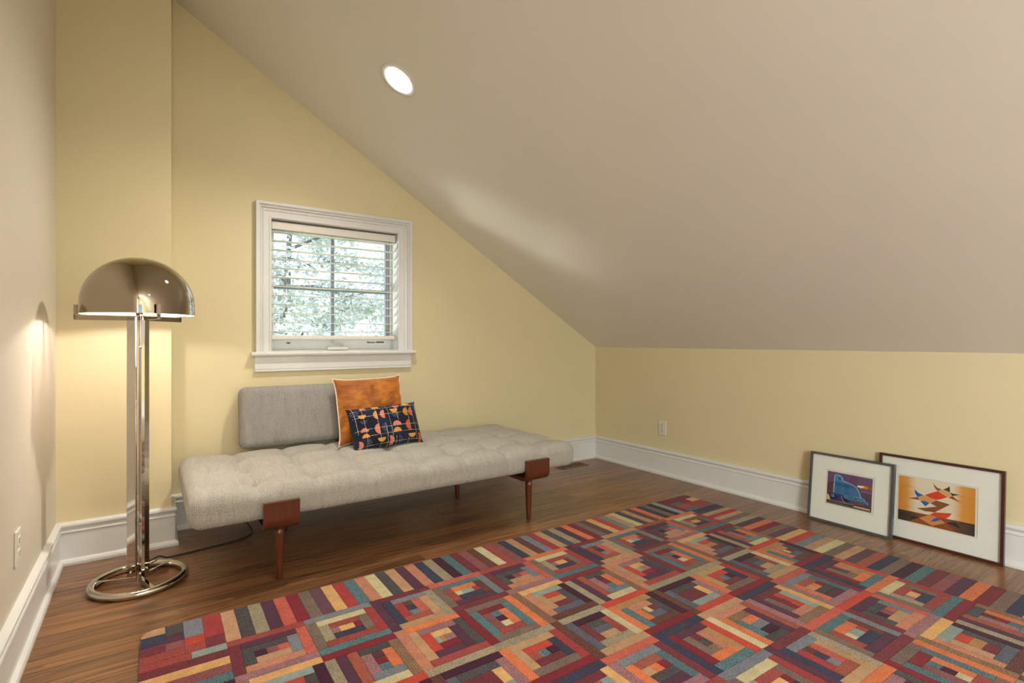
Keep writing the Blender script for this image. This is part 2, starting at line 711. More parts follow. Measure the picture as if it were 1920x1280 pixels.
casing(((IX0, ST), (IX0, IZ1)), ((CX0, ST), (CX0, CZ1)), 'side_casing')
casing(((IX1, ST), (IX1, IZ1)), ((CX1, ST), (CX1, CZ1)), 'side_casing')
casing(((IX0, IZ1), (IX1, IZ1)), ((CX0, CZ1), (CX1, CZ1)), 'head_casing')
# stool with rounded nose, apron with bottom bead
bm = bmesh.new()
nose = [(YB + 0.10, 0.956), (YB - 0.045, 0.956), (YB - 0.053, 0.960), (YB - 0.056, 0.969), (YB - 0.053, 0.978), (YB - 0.045, ST), (YB + 0.10, ST)]
extrude_poly(bm, [(0.494, y_, z_) for y_, z_ in nose[1:-1]] + [(0.494, YB, ST), (0.494, YB, 0.956)], (1.537 - 0.494, 0, 0))
box(bm, IX0, IX1, YB, YB + 0.085, 0.957, ST)
obj('stool', bm, M['trim'], win)
bm = bmesh.new()
ap = [(YB, 0.956), (YB - 0.020, 0.956), (YB - 0.020, 0.878), (YB - 0.016, 0.876), (YB - 0.016, 0.872), (YB - 0.023, 0.869), (YB - 0.023, 0.863), (YB, 0.862)]
extrude_poly(bm, [(0.515, y_, z_) for y_, z_ in ap], (1.515 - 0.515, 0, 0))
obj('apron', bm, M['trim'], win)
# jambs
bm = bmesh.new()
box(bm, WX0 - 0.002, IX0, YB - 0.004, YB + 0.155, ST - 0.02, IZ1 + 0.01)
box(bm, IX1, WX1 + 0.002, YB - 0.004, YB + 0.155, ST - 0.02, IZ1 + 0.01)
box(bm, IX0, IX1, YB - 0.004, YB + 0.155, IZ1, WZ1 + 0.002)
box(bm, IX0, IX1, YB + 0.085, YB + 0.155, 0.945, 0.990)
obj('jamb', bm, M['trim'], win)
# casement sash: rails, stiles, muntins, four panes
SY0, SY1 = YB + 0.105, YB + 0.145
bm = bmesh.new()
box(bm, IX0, IX0 + 0.034, SY0, SY1, 0.990, IZ1, bevel=0.003)
box(bm, IX1 - 0.014, IX1, SY0, SY1, 0.990, IZ1, bevel=0.003)
box(bm, IX0 + 0.034, IX1 - 0.014, SY0, SY1, IZ1 - 0.022, IZ1, bevel=0.003)
box(bm, IX0 + 0.034, IX1 - 0.014, SY0, SY1, 0.990, 1.062, bevel=0.003)
obj('sash_frame', bm, M['sash'], win)
bm = bmesh.new()
box(bm, IX0 + 0.034, IX1 - 0.014, SY0 + 0.003, SY1 - 0.003, IZ1 - 0.060, IZ1 - 0.022, bevel=0.003)
box(bm, IX1 - 0.044, IX1 - 0.014, SY0 + 0.003, SY1 - 0.003, 1.062, IZ1 - 0.060, bevel=0.003)
obj('backlit_sash_rail', bm, M['sash_backlit'], win)  # top rail and right stile of the sash, their backlit shade painted in
MX, MZ = 1.008, 1.392
obj('muntin', bx(MX - 0.011, MX + 0.011, SY0 + 0.004, SY1 - 0.004, 1.060, IZ1 - 0.058, bevel=0.003), M['sash_backlit'], win)
obj('muntin', bx(IX0 + 0.038, IX1 - 0.044, SY0 + 0.002, SY1 - 0.002, MZ - 0.014, MZ + 0.010, bevel=0.003), M['sash_backlit'], win)
for ax, bx_ in ((IX0 + 0.036, MX - 0.009), (MX + 0.009, IX1 - 0.042)):
    for az, bz in ((1.058, MZ - 0.012), (MZ + 0.008, IZ1 - 0.056)):
        obj('pane', bx(ax, bx_, SY0 + 0.018, SY0 + 0.022, az, bz), M['glass'], win)
# crank operator
bm = bmesh.new()
box(bm, 0.965, 1.100, YB + 0.070, YB + 0.106, 0.988, 1.012, bevel=0.004)
crank = obj('crank_operator', bm, M['trim'], win)
bm = bmesh.new()
tube(bm, smoothpath([(1.070, YB + 0.080, 1.010), (1.062, YB + 0.070, 1.028), (1.030, YB + 0.062, 1.034), (1.000, YB + 0.060, 1.042)], 5), 0.005, 8)
lathe(bm, [(0, 0.0), (0.008, 0.003), (0.009, 0.012), (0.006, 0.018), (0, 0.020)], 12, (0.996, YB + 0.060, 1.036))
obj('crank_handle', bm, M['plate'], crank, smooth=True)
# sash lock keeper on the left of the bottom rail
obj('keeper', bx(0.716, 0.738, SY0 - 0.004, SY0, 1.030, 1.037), M['dark'], win)
# small sticker: a few dark characters and a dark bar on the bottom rail
obj('sticker', bx(1.306, 1.362, SY0 - 0.0012, SY0 + 0.001, 1.032, 1.043), mat('grey_sticker', (0.13, 0.13, 0.14), 0.5), win)
tx = text('sticker_lettering', 'Eauno', 0.0165, 0.0004, M['dark'], win, (1.240, SY0 - 0.0010, 1.0318), (pi / 2, 0, 0), 0.0005)
for v in tx.data.vertices:
    v.co.x *= 1.45

# ------------------------------------------------------------------ venetian blind
BY = YB + 0.052
blind = tag(empty('venetian_blind', (1.0145, BY, 1.79)), 'white slatted venetian blind lowered inside the small window', 'blind')


def inb(bm):
    for v in bm.verts:
        v.co -= Vector((1.0145, BY, 1.79))
    return bm


HX0, HX1 = IX0 + 0.006, IX1 - 0.006
obj('headrail', inb(bx(HX0, HX1, BY - 0.034, BY + 0.030, 1.735, 1.783, bevel=0.003)), M['blind'], blind)
SZ = [1.724 - 0.0562 * k for k in range(12)]
bm = bmesh.new()
prof = [(-0.023, -0.0008), (-0.012, 0.0012), (0, 0.0020), (0.012, 0.0012), (0.023, -0.0008), (0.023, 0.0014), (0.012, 0.0034), (0, 0.0042),
        (-0.012, 0.0034), (-0.023, 0.0014)]
extrude_poly(bm, [(HX0, a, b) for a, b in prof], (HX1 - HX0, 0, 0))
for v in bm.verts:
    v.co.x -= 1.0145
bmesh.ops.recalc_face_normals(bm, faces=bm.faces)
slat_me = bpy.data.meshes.new('slat')
bm.to_mesh(slat_me)
bm.free()
slat_me.materials.append(M['blind'])
for z_ in SZ:
    o = bpy.data.objects.new('slat', slat_me)
    o.location = (0, 0, z_ - 1.79)
    o.rotation_euler = (R(-3), 0, 0)
    link(o, blind)
obj('bottom_rail', inb(bx(HX0, HX1, BY - 0.025, BY + 0.025, 1.056, 1.081, bevel=0.004)), M['blind'], blind)
for x_ in (0.775, 1.045, 1.270):
    bm = bmesh.new()
    for dy in (-0.0235, 0.0235):
        tube(bm, [(x_, BY + dy, 1.735), (x_, BY + dy, 1.08)], 0.0009, 5)
    for z_ in SZ:
        tube(bm, [(x_, BY - 0.0235, z_ - 0.002), (x_, BY + 0.0235, z_ - 0.002)], 0.0006, 4)
    obj('ladder_cord', inb(bm), M['cordwhite'], blind)
for x_, z_, kind in ((0.697, 1.250, 0), (0.686, 1.212, 0), (1.357, 1.578, 1), (1.354, 1.140, 0)):
    bm = tube(bmesh.new(), [(x_, BY - 0.036, 1.735), (x_, BY - 0.036, z_ + 0.02)], 0.0009, 5)
    cdo = obj('pull_cord', inb(bm), M['cordwhite'], blind)
    if kind:
        pr = [(0, 0.026), (0.004, 0.024), (0.0065, 0.014), (0.0035, 0.004), (0.0032, -0.004), (0.007, -0.018), (0.005, -0.024), (0, -0.026)]
    else:
        pr = [(0, 0.022), (0.003, 0.020), (0.0045, 0.006), (0.0085, -0.014), (0.0075, -0.020), (0, -0.022)]
    obj('tassel', inb(lathe(bmesh.new(), pr, 12, (x_, BY - 0.036, z_))), M['brass'], cdo, smooth=True)

# ------------------------------------------------------------------ recessed lights
nrm = Vector((-SLOPE, 0, -1)).normalized()          # ceiling normal, into the room


def recessed(x_, y_, label):
    rt = empty('recessed_light', (x_, y_, ceil_z(x_)))
    tag(rt, label, 'ceiling light', 'recessed lights in the sloped ceiling')
    q = nrm.to_track_quat('Z', 'Y').to_matrix()

    def orient(bm):
        for v in bm.verts:
            v.co = q @ v.co
        return bm

    obj('trim_ring', orient(lathe(bmesh.new(), [(0.066, -0.004), (0.068, 0.001), (0.078, 0.0035), (0.092, 0.0045), (0.099, 0.004), (0.101, -0.002)], 48)),
        M['trim'], rt, smooth=True)
    obj('lens', orient(lathe(bmesh.new(), [(0, 0.0085), (0.03, 0.008), (0.05, 0.0065), (0.062, 0.004), (0.067, 0.001), (0.067, -0.002), (0, -0.002)], 40)), M['can'], rt, smooth=True)
    light('recessed_light_beam', 'SPOT', (x_ + nrm.x * 0.012, y_, ceil_z(x_) + nrm.z * 0.012), 102, (1.0, 0.93, 0.82), (0, R(17), 0),
          spot_size=R(140), spot_blend=1.0, shadow_soft_size=0.055)
    return rt


recessed(1.040, 2.515, 'lit round recessed light in the sloped ceiling above the window wall')
recessed(1.030, -0.150, 'second lit recessed light behind the view, mirrored in the lamp dome')


# ------------------------------------------------------------------ wall outlets
def outlet(loc, rz, label):
    rt = tag(empty('wall_outlet', loc, (0, 0, rz)), label, 'outlet', 'electrical outlets on the walls')
    obj('plate', bx(-0.036, 0.036, -0.007, 0.0, -0.0575, 0.0575, bevel=0.003), M['plate'], rt)
    for zc in (0.021, -0.021):
        bm = bx(-0.0165, 0.0165, -0.009, -0.006, zc - 0.0135, zc + 0.0135, bevel=0.0025)
        s_ = obj('socket', bm, M['plate'], rt)
        bm = bmesh.new()
        box(bm, -0.0075, -0.0055, -0.0094, -0.0086, zc - 0.001, zc + 0.008)
        box(bm, 0.0055, 0.0075, -0.0094, -0.0086, zc - 0.001, zc + 0.008)
        box(bm, -0.0025, 0.0025, -0.0094, -0.0086, zc - 0.0095, zc - 0.0045)
        obj('slots', bm, M['dark'], s_)
    bm = bmesh.new()
    lathe(bm, [(0.0032, 0), (0.0028, 0.0012), (0, 0.0014)], 12)
    for v in bm.verts:
        v.co = Vector((v.co.x, -0.007 - v.co.z, v.co.y))
    obj('screw', bm, M['chrome'], rt)


outlet((XR, 2.707, 0.365), -pi / 2, 'ivory electrical outlet on the yellow knee wall near the corner')
outlet((XL, 2.330, 0.375), pi / 2, 'ivory electrical outlet low on the cream left wall')

# ------------------------------------------------------------------ floor register
rg = tag(empty('floor_register', (2.90, 3.325, 0)), 'wooden floor register with dark slots past the right end of the daybed', 'vent')
bm = bmesh.new()
box(bm, -0.145, 0.145, -0.060, -0.048, 0.0, 0.004)
box(bm, -0.145, 0.145, 0.048, 0.060, 0.0, 0.004)
box(bm, -0.145, -0.130, -0.048, 0.048, 0.0, 0.004)
box(bm, 0.130, 0.145, -0.048, 0.048, 0.0, 0.004)
box(bm, -0.006, 0.006, -0.048, 0.048, 0.0, 0.004)
obj('rim', bm, M['register'], rg)
obj('duct', bx(-0.130, 0.130, -0.048, 0.048, 0.0003, 0.0010), M['dark'], rg)
for k in range(9):
    for xa_, xb_ in (((0.006, 0.130),) if k % 3 else ((-0.130, -0.006), (0.006, 0.130))):
        yk = -0.043 + k * 0.0107
        obj('slat', bx(xa_, xb_, yk - 0.0015, yk + 0.0015, 0.001, 0.0036), M['register'], rg)

# ------------------------------------------------------------------ daybed
bed = tag(empty('daybed', (1.15, 2.89, 0)), 'oatmeal tweed daybed with tufted mattress on walnut legs under the window', 'daybed')
BC = Vector((1.15, 2.89, 0))
MX0, MX1, MY0, MY1, MZ0, MZ1 = 0.125, 2.175, 2.440, 3.345, 0.275, 0.414


def soft_box(x0, x1, y0, y1, z0, z1, r, nx, ny, nz, disp=None):
    """subdivided box with rounded edges"""
    bm = bmesh.new()
    vd = {}

    def key(i, j, k):
        if (i, j, k) not in vd:
            p = Vector((x0 + (x1 - x0) * i / nx, y0 + (y1 - y0) * j / ny, z0 + (z1 - z0) * k / nz))
            q = Vector((min(max(p.x, x0 + r), x1 - r), min(max(p.y, y0 + r), y1 - r), min(max(p.z, z0 + r), z1 - r)))
            d = p - q
            nn = d.normalized() if d.length > 1e-9 else Vector((0, 0, 0))
            pp = q + nn * r if d.length > 1e-9 else p
            if disp:
                pp = pp + disp(pp, nn)
            vd[(i, j, k)] = bm.verts.new(pp)
        return vd[(i, j, k)]

    def face(f):
        bm.faces.new([key(*c) for c in f])

    for i in range(nx):
        for j in range(ny):
            face([(i, j, 0), (i, j + 1, 0), (i + 1, j + 1, 0), (i + 1, j, 0)])
            face([(i, j, nz), (i + 1, j, nz), (i + 1, j + 1, nz), (i, j + 1, nz)])
    for i in range(nx):
        for k in range(nz):
            face([(i, 0, k), (i + 1, 0, k), (i + 1, 0, k + 1), (i, 0, k + 1)])
            face([(i, ny, k), (i, ny, k + 1), (i + 1, ny, k + 1), (i + 1, ny, k)])
    for j in range(ny):
        for k in range(nz):
            face([(0, j, k), (0, j, k + 1), (0, j + 1, k + 1), (0, j + 1, k)])
            face([(nx, j, k), (nx, j + 1, k), (nx, j + 1, k + 1), (nx, j, k + 1)])
    return bm


TX = [MX0 + 0.2563 * k for k in range(1, 8)]
TY = [2.625, 2.890, 3.155]


def tuft(p, n):
    up = max(0.0, n.z)
    fr = max(0.0, -n.y)
    dz = 0.0
    dx = min(abs(p.x - t) for t in TX)
    dy = min(abs(p.y - t) for t in TY)
    d = Vector((0, 0, 0))
    if up > 0:
        crown = 0.012 * (1 - ((p.y - 2.892) / 0.453) ** 2) * (1 - abs((p.x - 1.15) / 1.03) ** 6)
        rr = math.hypot(dx, dy)
        dip = -0.036 * math.exp(-(rr / 0.050) ** 2) - 0.014 * math.exp(-(dx / 0.020) ** 2) - 0.009 * math.exp(-(dy / 0.022) ** 2)
        dip += 0.010 * min(1, dx / 0.11) * min(1, dy / 0.11)
        dip *= min(1, max(0, (min(p.x - MX0, MX1 - p.x, p.y - MY0 + 0.04, MY1 - p.y)) / 0.06))
        d.z += up * (crown + dip + 0.0035 * noise.noise(p * 9))
    if fr > 0:
        d.y += fr * (0.010 * math.exp(-(dx / 0.009) ** 2) - 0.008 * (1 - min(1, dx / 0.12)) * 0 + 0.003 * noise.noise(p * 7))
    if n.x < -0.1:
        d.x -= n.x * 0
    return d


bm = soft_box(MX0, MX1, MY0, MY1, MZ0, MZ1, 0.050, 164, 72, 12, tuft)
for v in bm.verts:
    v.co -= BC
obj('mattress', bm, M['tweed'], bed, smooth=True)
# under-frame board that carries the mattress, hidden between the cradles
obj('underframe', bx(0.30 - 1.15, 2.02 - 1.15, 2.60 - 2.89, 3.22 - 2.89, 0.262, 0.276), M['walnut'], bed)


# bent-ply cradles: up the front face, under the mattress and up the rear
def cradle(x0, x1):
    bm = bmesh.new()
    th = 0.020
    yf, yr, zb, zt, r = 2.412, 3.372, 0.234, 0.358, 0.050
    outer = [(yf, zt)] + [(yf + r - r * cos(a), zb + r - r * sin(a)) for a in [i * pi / 2 / 8 for i in range(9)]]
    outer += [(yr - r + r * sin(a), zb + r - r * cos(a)) for a in [i * pi / 2 / 8 for i in range(9)]] + [(yr, zt)]
    ri = r - th
    inner = [(yf + th, zt)] + [(yf + r - ri * cos(a), zb + r - ri * sin(a)) for a in [i * pi / 2 / 8 for i in range(9)]]
    inner += [(yr - r + ri * sin(a), zb + r - ri * cos(a)) for a in [i * pi / 2 / 8 for i in range(9)]] + [(yr - th, zt)]
    n = len(outer)
    rows = []
    for x_ in (x0, x1):
        rows.append(([bm.verts.new((x_, *p)) for p in outer], [bm.verts.new((x_, *p)) for p in inner]))
    (o0, i0), (o1, i1) = rows
    for k in range(n - 1):
        bm.faces.new((o0[k], o0[k + 1], o1[k + 1], o1[k]))
        bm.faces.new((i0[k], i1[k], i1[k + 1], i0[k + 1]))
        bm.faces.new((o0[k], i0[k], i0[k + 1], o0[k + 1]))
        bm.faces.new((o1[k], o1[k + 1], i1[k + 1], i1[k]))
    bm.faces.new((o0[0], o1[0], i1[0], i0[0]))
    bm.faces.new((o0[-1], i0[-1], i1[-1], o1[-1]))
    for v in bm.verts:
        v.co -= BC
    return obj('leg_cradle', bm, M['walnut'], bed)


def leg(x_, y_):
    zt_ = 0.234 if y_ < 2.8 else 0.262
    bm = lathe(bmesh.new(), [(0, 0.0), (0.011, 0.0), (0.013, 0.004), (0.016, 0.06), (0.0205, 0.20), (0.0215, zt_), (0, zt_)], 24)
    return obj('leg', bm, M['walnut'], bed, loc=(x_ - BC.x, y_ - BC.y, 0), smooth=True)


for x0, x1 in ((0.395, 0.541), (1.775, 1.937)):
    cradle(x0, x1)
for x_, y_ in ((0.468, 2.480), (1.834, 2.480), (0.610, 3.090), (1.690, 3.090)):
    leg(x_, y_)

# back cushion panel leaning against the wall
bm = soft_box(-0.482, 0.482, -0.058, 0.058, 0.0, 0.352, 0.040, 60, 8, 24,
              lambda p, n: Vector((0, -max(0, -n.y) * 0.012 * (1 - (p.x / 0.482) ** 4) * (1 - ((p.z - 0.17) / 0.175) ** 4), 0)))
obj('backrest', bm, M['tweed_dark'], bed, loc=(0.902 - BC.x, 3.340 - BC.y, 0.428), rot=(R(-9), 0, 0), smooth=True)


# ------------------------------------------------------------------ cushions
def cushion_mesh(W, H, T_, nu, nv, pull=0.075, ears=0.0, wr=0.004, seed=0.0, power=0.5):
    """front face at -y; u along x, v along z, centred"""
    bm = bmesh.new()
    uvs = {}
    fr, bk = {}, {}
    for i in range(nu + 1):
        for j in range(nv + 1):
            u, v = 2 * i / nu - 1, 2 * j / nv - 1
            x = W / 2 * u * (1 - pull * (1 - abs(v) ** 5) * abs(u) ** 3)
            z = H / 2 * v * (1 - pull * (1 - abs(u) ** 5) * abs(v) ** 3)
            t = (max(0, 1 - u ** 4) * max(0, 1 - v ** 4)) ** power * T_ / 2
            edge = i in (0, nu) or j in (0, nv)
            k = (1 - (1 - abs(u)) * (1 - abs(v)))
            wv = wr * noise.noise(Vector((x * 14 + seed, z * 22 + seed, 0.3))) + wr * 0.6 * noise.noise(Vector((x * 40 + seed, z * 40, 1.3)))
            sag = 0.010 * noise.noise(Vector((x * 3 + seed, z * 3, 5.1)))
            a = bm.verts.new((x, -t - (0 if edge else wv), z))
            fr[i, j] = a
            bk[i, j] = a if edge else bm.verts.new((x, t + wv, z))
            uvs[i, j] = ((u + 1) / 2, (v + 1) / 2)
    faces = []
    for i in range(nu):
        for j in range(nv):
            bm.faces.new((fr[i, j], fr[i + 1, j], fr[i + 1, j + 1], fr[i, j + 1]))
            faces.append(((i + 0.5) / nu, (j + 0.5) / nv))
            bm.faces.new((bk[i, j], bk[i, j + 1], bk[i + 1, j + 1], bk[i + 1, j]))
            faces.append(((i + 0.5) / nu, (j + 0.5) / nv))
    return bm, faces


def outline(W, H, pull, n=40):
    pts = []
    for k in range(n):
        pts.append((-1 + 2 * k / n, -1))
    for k in range(n):
        pts.append((1, -1 + 2 * k / n))
    for k in range(n):
        pts.append((1 - 2 * k / n, 1))
    for k in range(n):
        pts.append((-1, 1 - 2 * k / n))
    return [(W / 2 * u * (1 - pull * (1 - abs(v) ** 5) * abs(u) ** 3), 0, H / 2 * v * (1 - pull * (1 - abs(u) ** 5) * abs(v) ** 3)) for u, v in pts]


W1, H1 = 0.430, 0.412
bm, _ = cushion_mesh(W1, H1, 0.165, 80, 80, 0.075, wr=0.008, seed=2.0)
oc = obj('velvet_cushion', bm, M['velvet'], None, loc=(1.136, 3.195, 0.620), rot=(R(-16), R(-1.5), R(-2)), smooth=True)
tag(oc, 'square rust orange velvet cushion with pale piping leaning on the backrest', 'cushion')
obj('piping', tube(bmesh.new(), outline(W1 + 0.004, H1 + 0.004, 0.075), 0.0042, 7, closed=True), M['piping'], oc, smooth=True)

W2, H2 = 0.448, 0.266
NU, NV = 370, 220
bm, fuv = cushion_mesh(W2, H2, 0.145, NU, NV, 0.070, wr=0.003, seed=7.0)
d = bpy.data.meshes.new('lumbar_cushion')
bm.to_mesh(d)
bm.free()
PC = {'y': lin((214, 150, 66)), 'p': lin((214, 126, 104)), 'o': lin((196, 124, 34)), 'r': lin((186, 92, 52)), 'b': lin((58, 66, 92)),
      'n': lin((27, 30, 44)), 'w': lin((205, 200, 190)), 'n2': lin((34, 42, 64))}
HALF = [('y', .149, .775, .054, 'd'), ('y', .358, .729, .060, 'l'), ('p', .453, .735, .061, 'l'), ('y', .596, .831, .056, 'd'), ('o', .778, .725, .058, 'l'),
        ('r', .868, .714, .063, 'l'), ('p', .147, .388, .052, 'u'), ('y', .152, .257, .052, 'u'), ('p', .352, .411, .069, 'l'), ('p', .601, .443, .059, 'u'),
        ('y', .590, .295, .056, 'u'), ('r', .794, .413, .073, 'l'), ('y', .360, .208, .054, 'd'), ('p', .470, .119, .063, 'r'), ('p', .051, .106, .061, 'r'),
        ('y', .798, .211, .058, 'd'), ('r', .905, .102, .065, 'r'), ('y', .357, .900, .053, 'u'), ('y', .791, .890, .059, 'u'), ('p', .185, .900, .041, 'u'),
        ('r', .64, .93, .05, 'd'), ('b', .155, .642, .050, 'd'), ('b', .607, .728, .060, 'd'), ('b', .449, .419, .064, 'l'), ('b', .175, .147, .052, 'r'),
        ('b', .594, .113, .060, 'r'), ('b', .06, .86, .06, 'd')]
asp = H2 / W2
LV = [(.163, 0, 1, 2), (.345, 0, 1, 2), (.512, 0, 1, 2), (.868, .05, 1, 2), (.632, .55, .98, 1), (.44, 0, .52, 1), (.79, .55, .97, 1), (.56, 0, .2, 1),
      (.055, .35, 1, 1), (.74, 0, .12, 1), (.95, .55, 1, 1)]
LH = [(.880, .02, .98), (.715, .02, .90), (.425, .02, .93), (.278, .17, .97), (.070, .03, .93)]


def cushion_col(u, v):
    c = PC['n2'] if (int(u * 6.1) * 7 + int(v * 4.3) * 3) % 4 == 0 else PC['n']
    for k, cx, cy, r, dr in reversed(HALF):
        du, dv = u - cx, (v - cy) * asp
        if du * du + dv * dv < r * r:
            s_ = {'d': -dv, 'u': dv, 'l': -du, 'r': du}[dr]
            if s_ > 0:
                c = PC[k]
                break
    for x_, a, b_, wd in LV:
        if a < v < b_ and abs(u - x_ - 0.006 * sin(v * 5)) < 0.0028 * (1.0 if wd == 2 else 0.75) and (wd == 1 or int(v * 60) % 3 != 0):
            c = PC['w']
    for y_, a, b_ in LH:
        if a < u < b_ and abs(v - y_ - 0.012 * sin(u * 3)) * asp < 0.0021 and int(u * 110) % 4 != 0:
            c = PC['w']
    return c


ca = d.color_attributes.new('print', 'FLOAT_COLOR', 'CORNER')
vals = []
for p, (u, v) in zip(d.polygons, fuv):
    vals += [*cushion_col(u, v), 1.0] * p.loop_total
ca.data.foreach_set('color', vals)
nc = obj('lumbar_cushion', d, M['navy_cloth'], None, loc=(1.163, 3.020, 0.533), rot=(R(-24), R(-2), R(3)), smooth=True)
tag(nc, 'small oblong navy cushion printed with orange and pink half circles', 'cushion')

# ------------------------------------------------------------------ floor lamp
LC = Vector((-0.037, 2.790, 0))
lamp = tag(empty('floor_lamp', LC), 'chrome floor lamp with mirrored bronze dome shade on a ring base', 'floor lamp')
ANG = [R(167), R(47), R(-73)]
bm = tube(bmesh.new(), [(0.167 * cos(2 * pi * k / 72), 0.167 * sin(2 * pi * k / 72), 0.0155) for k in range(72)], 0.0155, 16, closed=True)
obj('base_ring', bm, M['chrome'], lamp, smooth=True)
for a in ANG:
    dr = Vector((cos(a), sin(a), 0))
    tn = Vector((-sin(a), cos(a), 0))
    up = Vector((0, 0, 1))
    bm = bmesh.new()
    obox(bm, dr * 0.086 + up * 0.019, dr, tn, up, 0.076, 0.007, 0.010, 0.001)
    obj('spoke', bm, M['chrome'], lamp)
    bm = bmesh.new()
    # flat upright: the leg of the tripod column
    obox(bm, dr * 0.0265 + up * 0.595, dr, tn, up, 0.0185, 0.0065, 0.566, 0.001)
    post = obj('post', bm, M['chrome'], lamp)
    bm = bmesh.new()
    for q in (-0.007, 0.007):
        lathe(bm, [(0, -0.010), (0.005, -0.010), (0.0055, -0.002), (0.0055, 0.004), (0.003, 0.008), (0, 0.009)], 10, tuple(dr * 0.030 + tn * q + up * 0.048))
    obj('clamp_screw', bm, M['chrome'], post, smooth=True)
    bm = bmesh.new()
    obox(bm, dr * 0.118 + up * 1.147, dr, tn, up, 0.112, 0.0065, 0.011, 0.001)
    arm = obj('arm', bm, M['dome'], lamp)
    bm = bmesh.new()
    obox(bm, dr * 0.2235 + up * 1.170, dr, tn, up, 0.0065, 0.0065, 0.0295, 0.001)
    obj('arm_upstand', bm, M['dome'], arm)
prof = [(0.2075, 1.161), (0.2075, 1.180), (0.2065, 1.205)]
for k in range(1, 25):
    a = k / 24 * pi / 2
    prof.append((0.2065 * cos(a), 1.205 + 0.203 * sin(a)))
bm = lathe(bmesh.new(), prof, 96)
dome = obj('dome_shade', bm, M['dome'], lamp, smooth=True)
prof = [(0.2075, 1.161), (0.2045, 1.161), (0.2035, 1.205)]
for k in range(1, 25):
    a = k / 24 * pi / 2
    prof.append((0.2035 * cos(a), 1.205 + 0.200 * sin(a)))
obj('shade_lining', lathe(bmesh.new(), prof, 96), M['domein'], dome, smooth=True)
bm = lathe(bmesh.new(), [(0, 1.158), (0.012, 1.158), (0.014, 1.175), (0.016, 1.200), (0, 1.200)], 20)
obj('lamp_socket', bm, M['dark'], lamp, smooth=True)
bm = lathe(bmesh.new(), [(0.008, 1.199), (0.012, 1.204), (0.018, 1.211), (0.019, 1.219), (0.016, 1.228), (0.009, 1.234), (0, 1.236)], 24)
obj('bulb', bm, M['bulb'], lamp, smooth=True)
# pull chain of beads with a longer rod below
bm = bmesh.new()
px, py = 0.004, -0.046
for k in range(30):
    z_ = 1.160 - k * 0.0045
    lathe(bm, [(0, -0.0019), (0.0016, -0.001), (0.0019, 0), (0.0016, 0.001), (0, 0.0019)], 6, (px, py, z_))
obj('pull_chain', bm, M['chrome'], lamp, smooth=True)
obj('pull_knob', lathe(bmesh.new(), [(0, -0.007), (0.005, -0.004), (0.0062, 0), (0.005, 0.004), (0, 0.006)], 14, (px, py, 1.021)), M['chrome'], lamp, smooth=True)
bm = tube(bmesh.new(), [(px - 0.016, py + 0.022, 1.150), (px - 0.016, py + 0.022, 0.040)], 0.0035, 8)
obj('wiring_tube', bm, M['chrome'], lamp, smooth=True)
# power cord from the column over the ring, along the floor and under the daybed
pts = [(0.0, 0.02, 0.055), (0.030, 0.125, 0.038), (0.055, 0.150, 0.040), (0.075, 0.178, 0.037), (0.105, 0.205, 0.014), (0.16, 0.235, 0.004), (0.255, 0.257, 0.004),
       (0.330, 0.268, 0.004), (0.401, 0.283, 0.004), (0.470, 0.320, 0.004), (0.500, 0.390, 0.004), (0.500, 0.480, 0.006), (0.480, 0.560, 0.03), (0.470, 0.620, 0.10),
       (0.470, 0.632, 0.28)]
obj('power_cord', tube(bmesh.new(), smoothpath(pts, 8), 0.0034, 8), M['dark'], lamp, smooth=True)


# ------------------------------------------------------------------ framed prints
def framed(name, W, H, bar, depth, m_frame, loc, lean, label):
    """local x to the viewer's right, y into the wall, z up; front face at y = 0"""
    rt = tag(empty(name, loc, (0, 0, 0)), label, 'picture', 'framed prints leaning against the knee wall')
    rt.rotation_euler = (-lean, 0, -pi / 2)
    rt.rotation_mode = 'XYZ'
    bm = bmesh.new()
    h = W / 2

    def bar_(pts):
        a = [bm.verts.new((x_, 0, z_)) for x_, z_ in pts]
        b = [bm.verts.new((x_, depth, z_)) for x_, z_ in pts]
        bm.faces.new(a)
        bm.faces.new(b[::-1])
        for i in range(4):
            j = (i + 1) % 4
            bm.faces.new((a[i], b[i], b[j], a[j]))

    sides = [[(-h, 0), (h, 0), (h - bar, bar), (-h + bar, bar)], [(-h, H), (-h + bar, H - bar), (h - bar, H - bar), (h, H)],
             [(-h, 0), (-h + bar, bar), (-h + bar, H - bar), (-h, H)], [(h, 0), (h, H), (h - bar, H - bar), (h - bar, bar)]]
    for s_ in sides:
        bm = bmesh.new()
        bar_(s_)
        obj('frame_bar', bm, m_frame, rt)
    obj('backing', bx(-h + bar * 0.6, h - bar * 0.6, depth - 0.006, depth - 0.002, bar * 0.6, H - bar * 0.6), M['matboard'], rt)
    obj('glazing', bx(-h + bar, h - bar, 0.0045, 0.006, bar, H - bar), M['glass'], rt)
    return rt


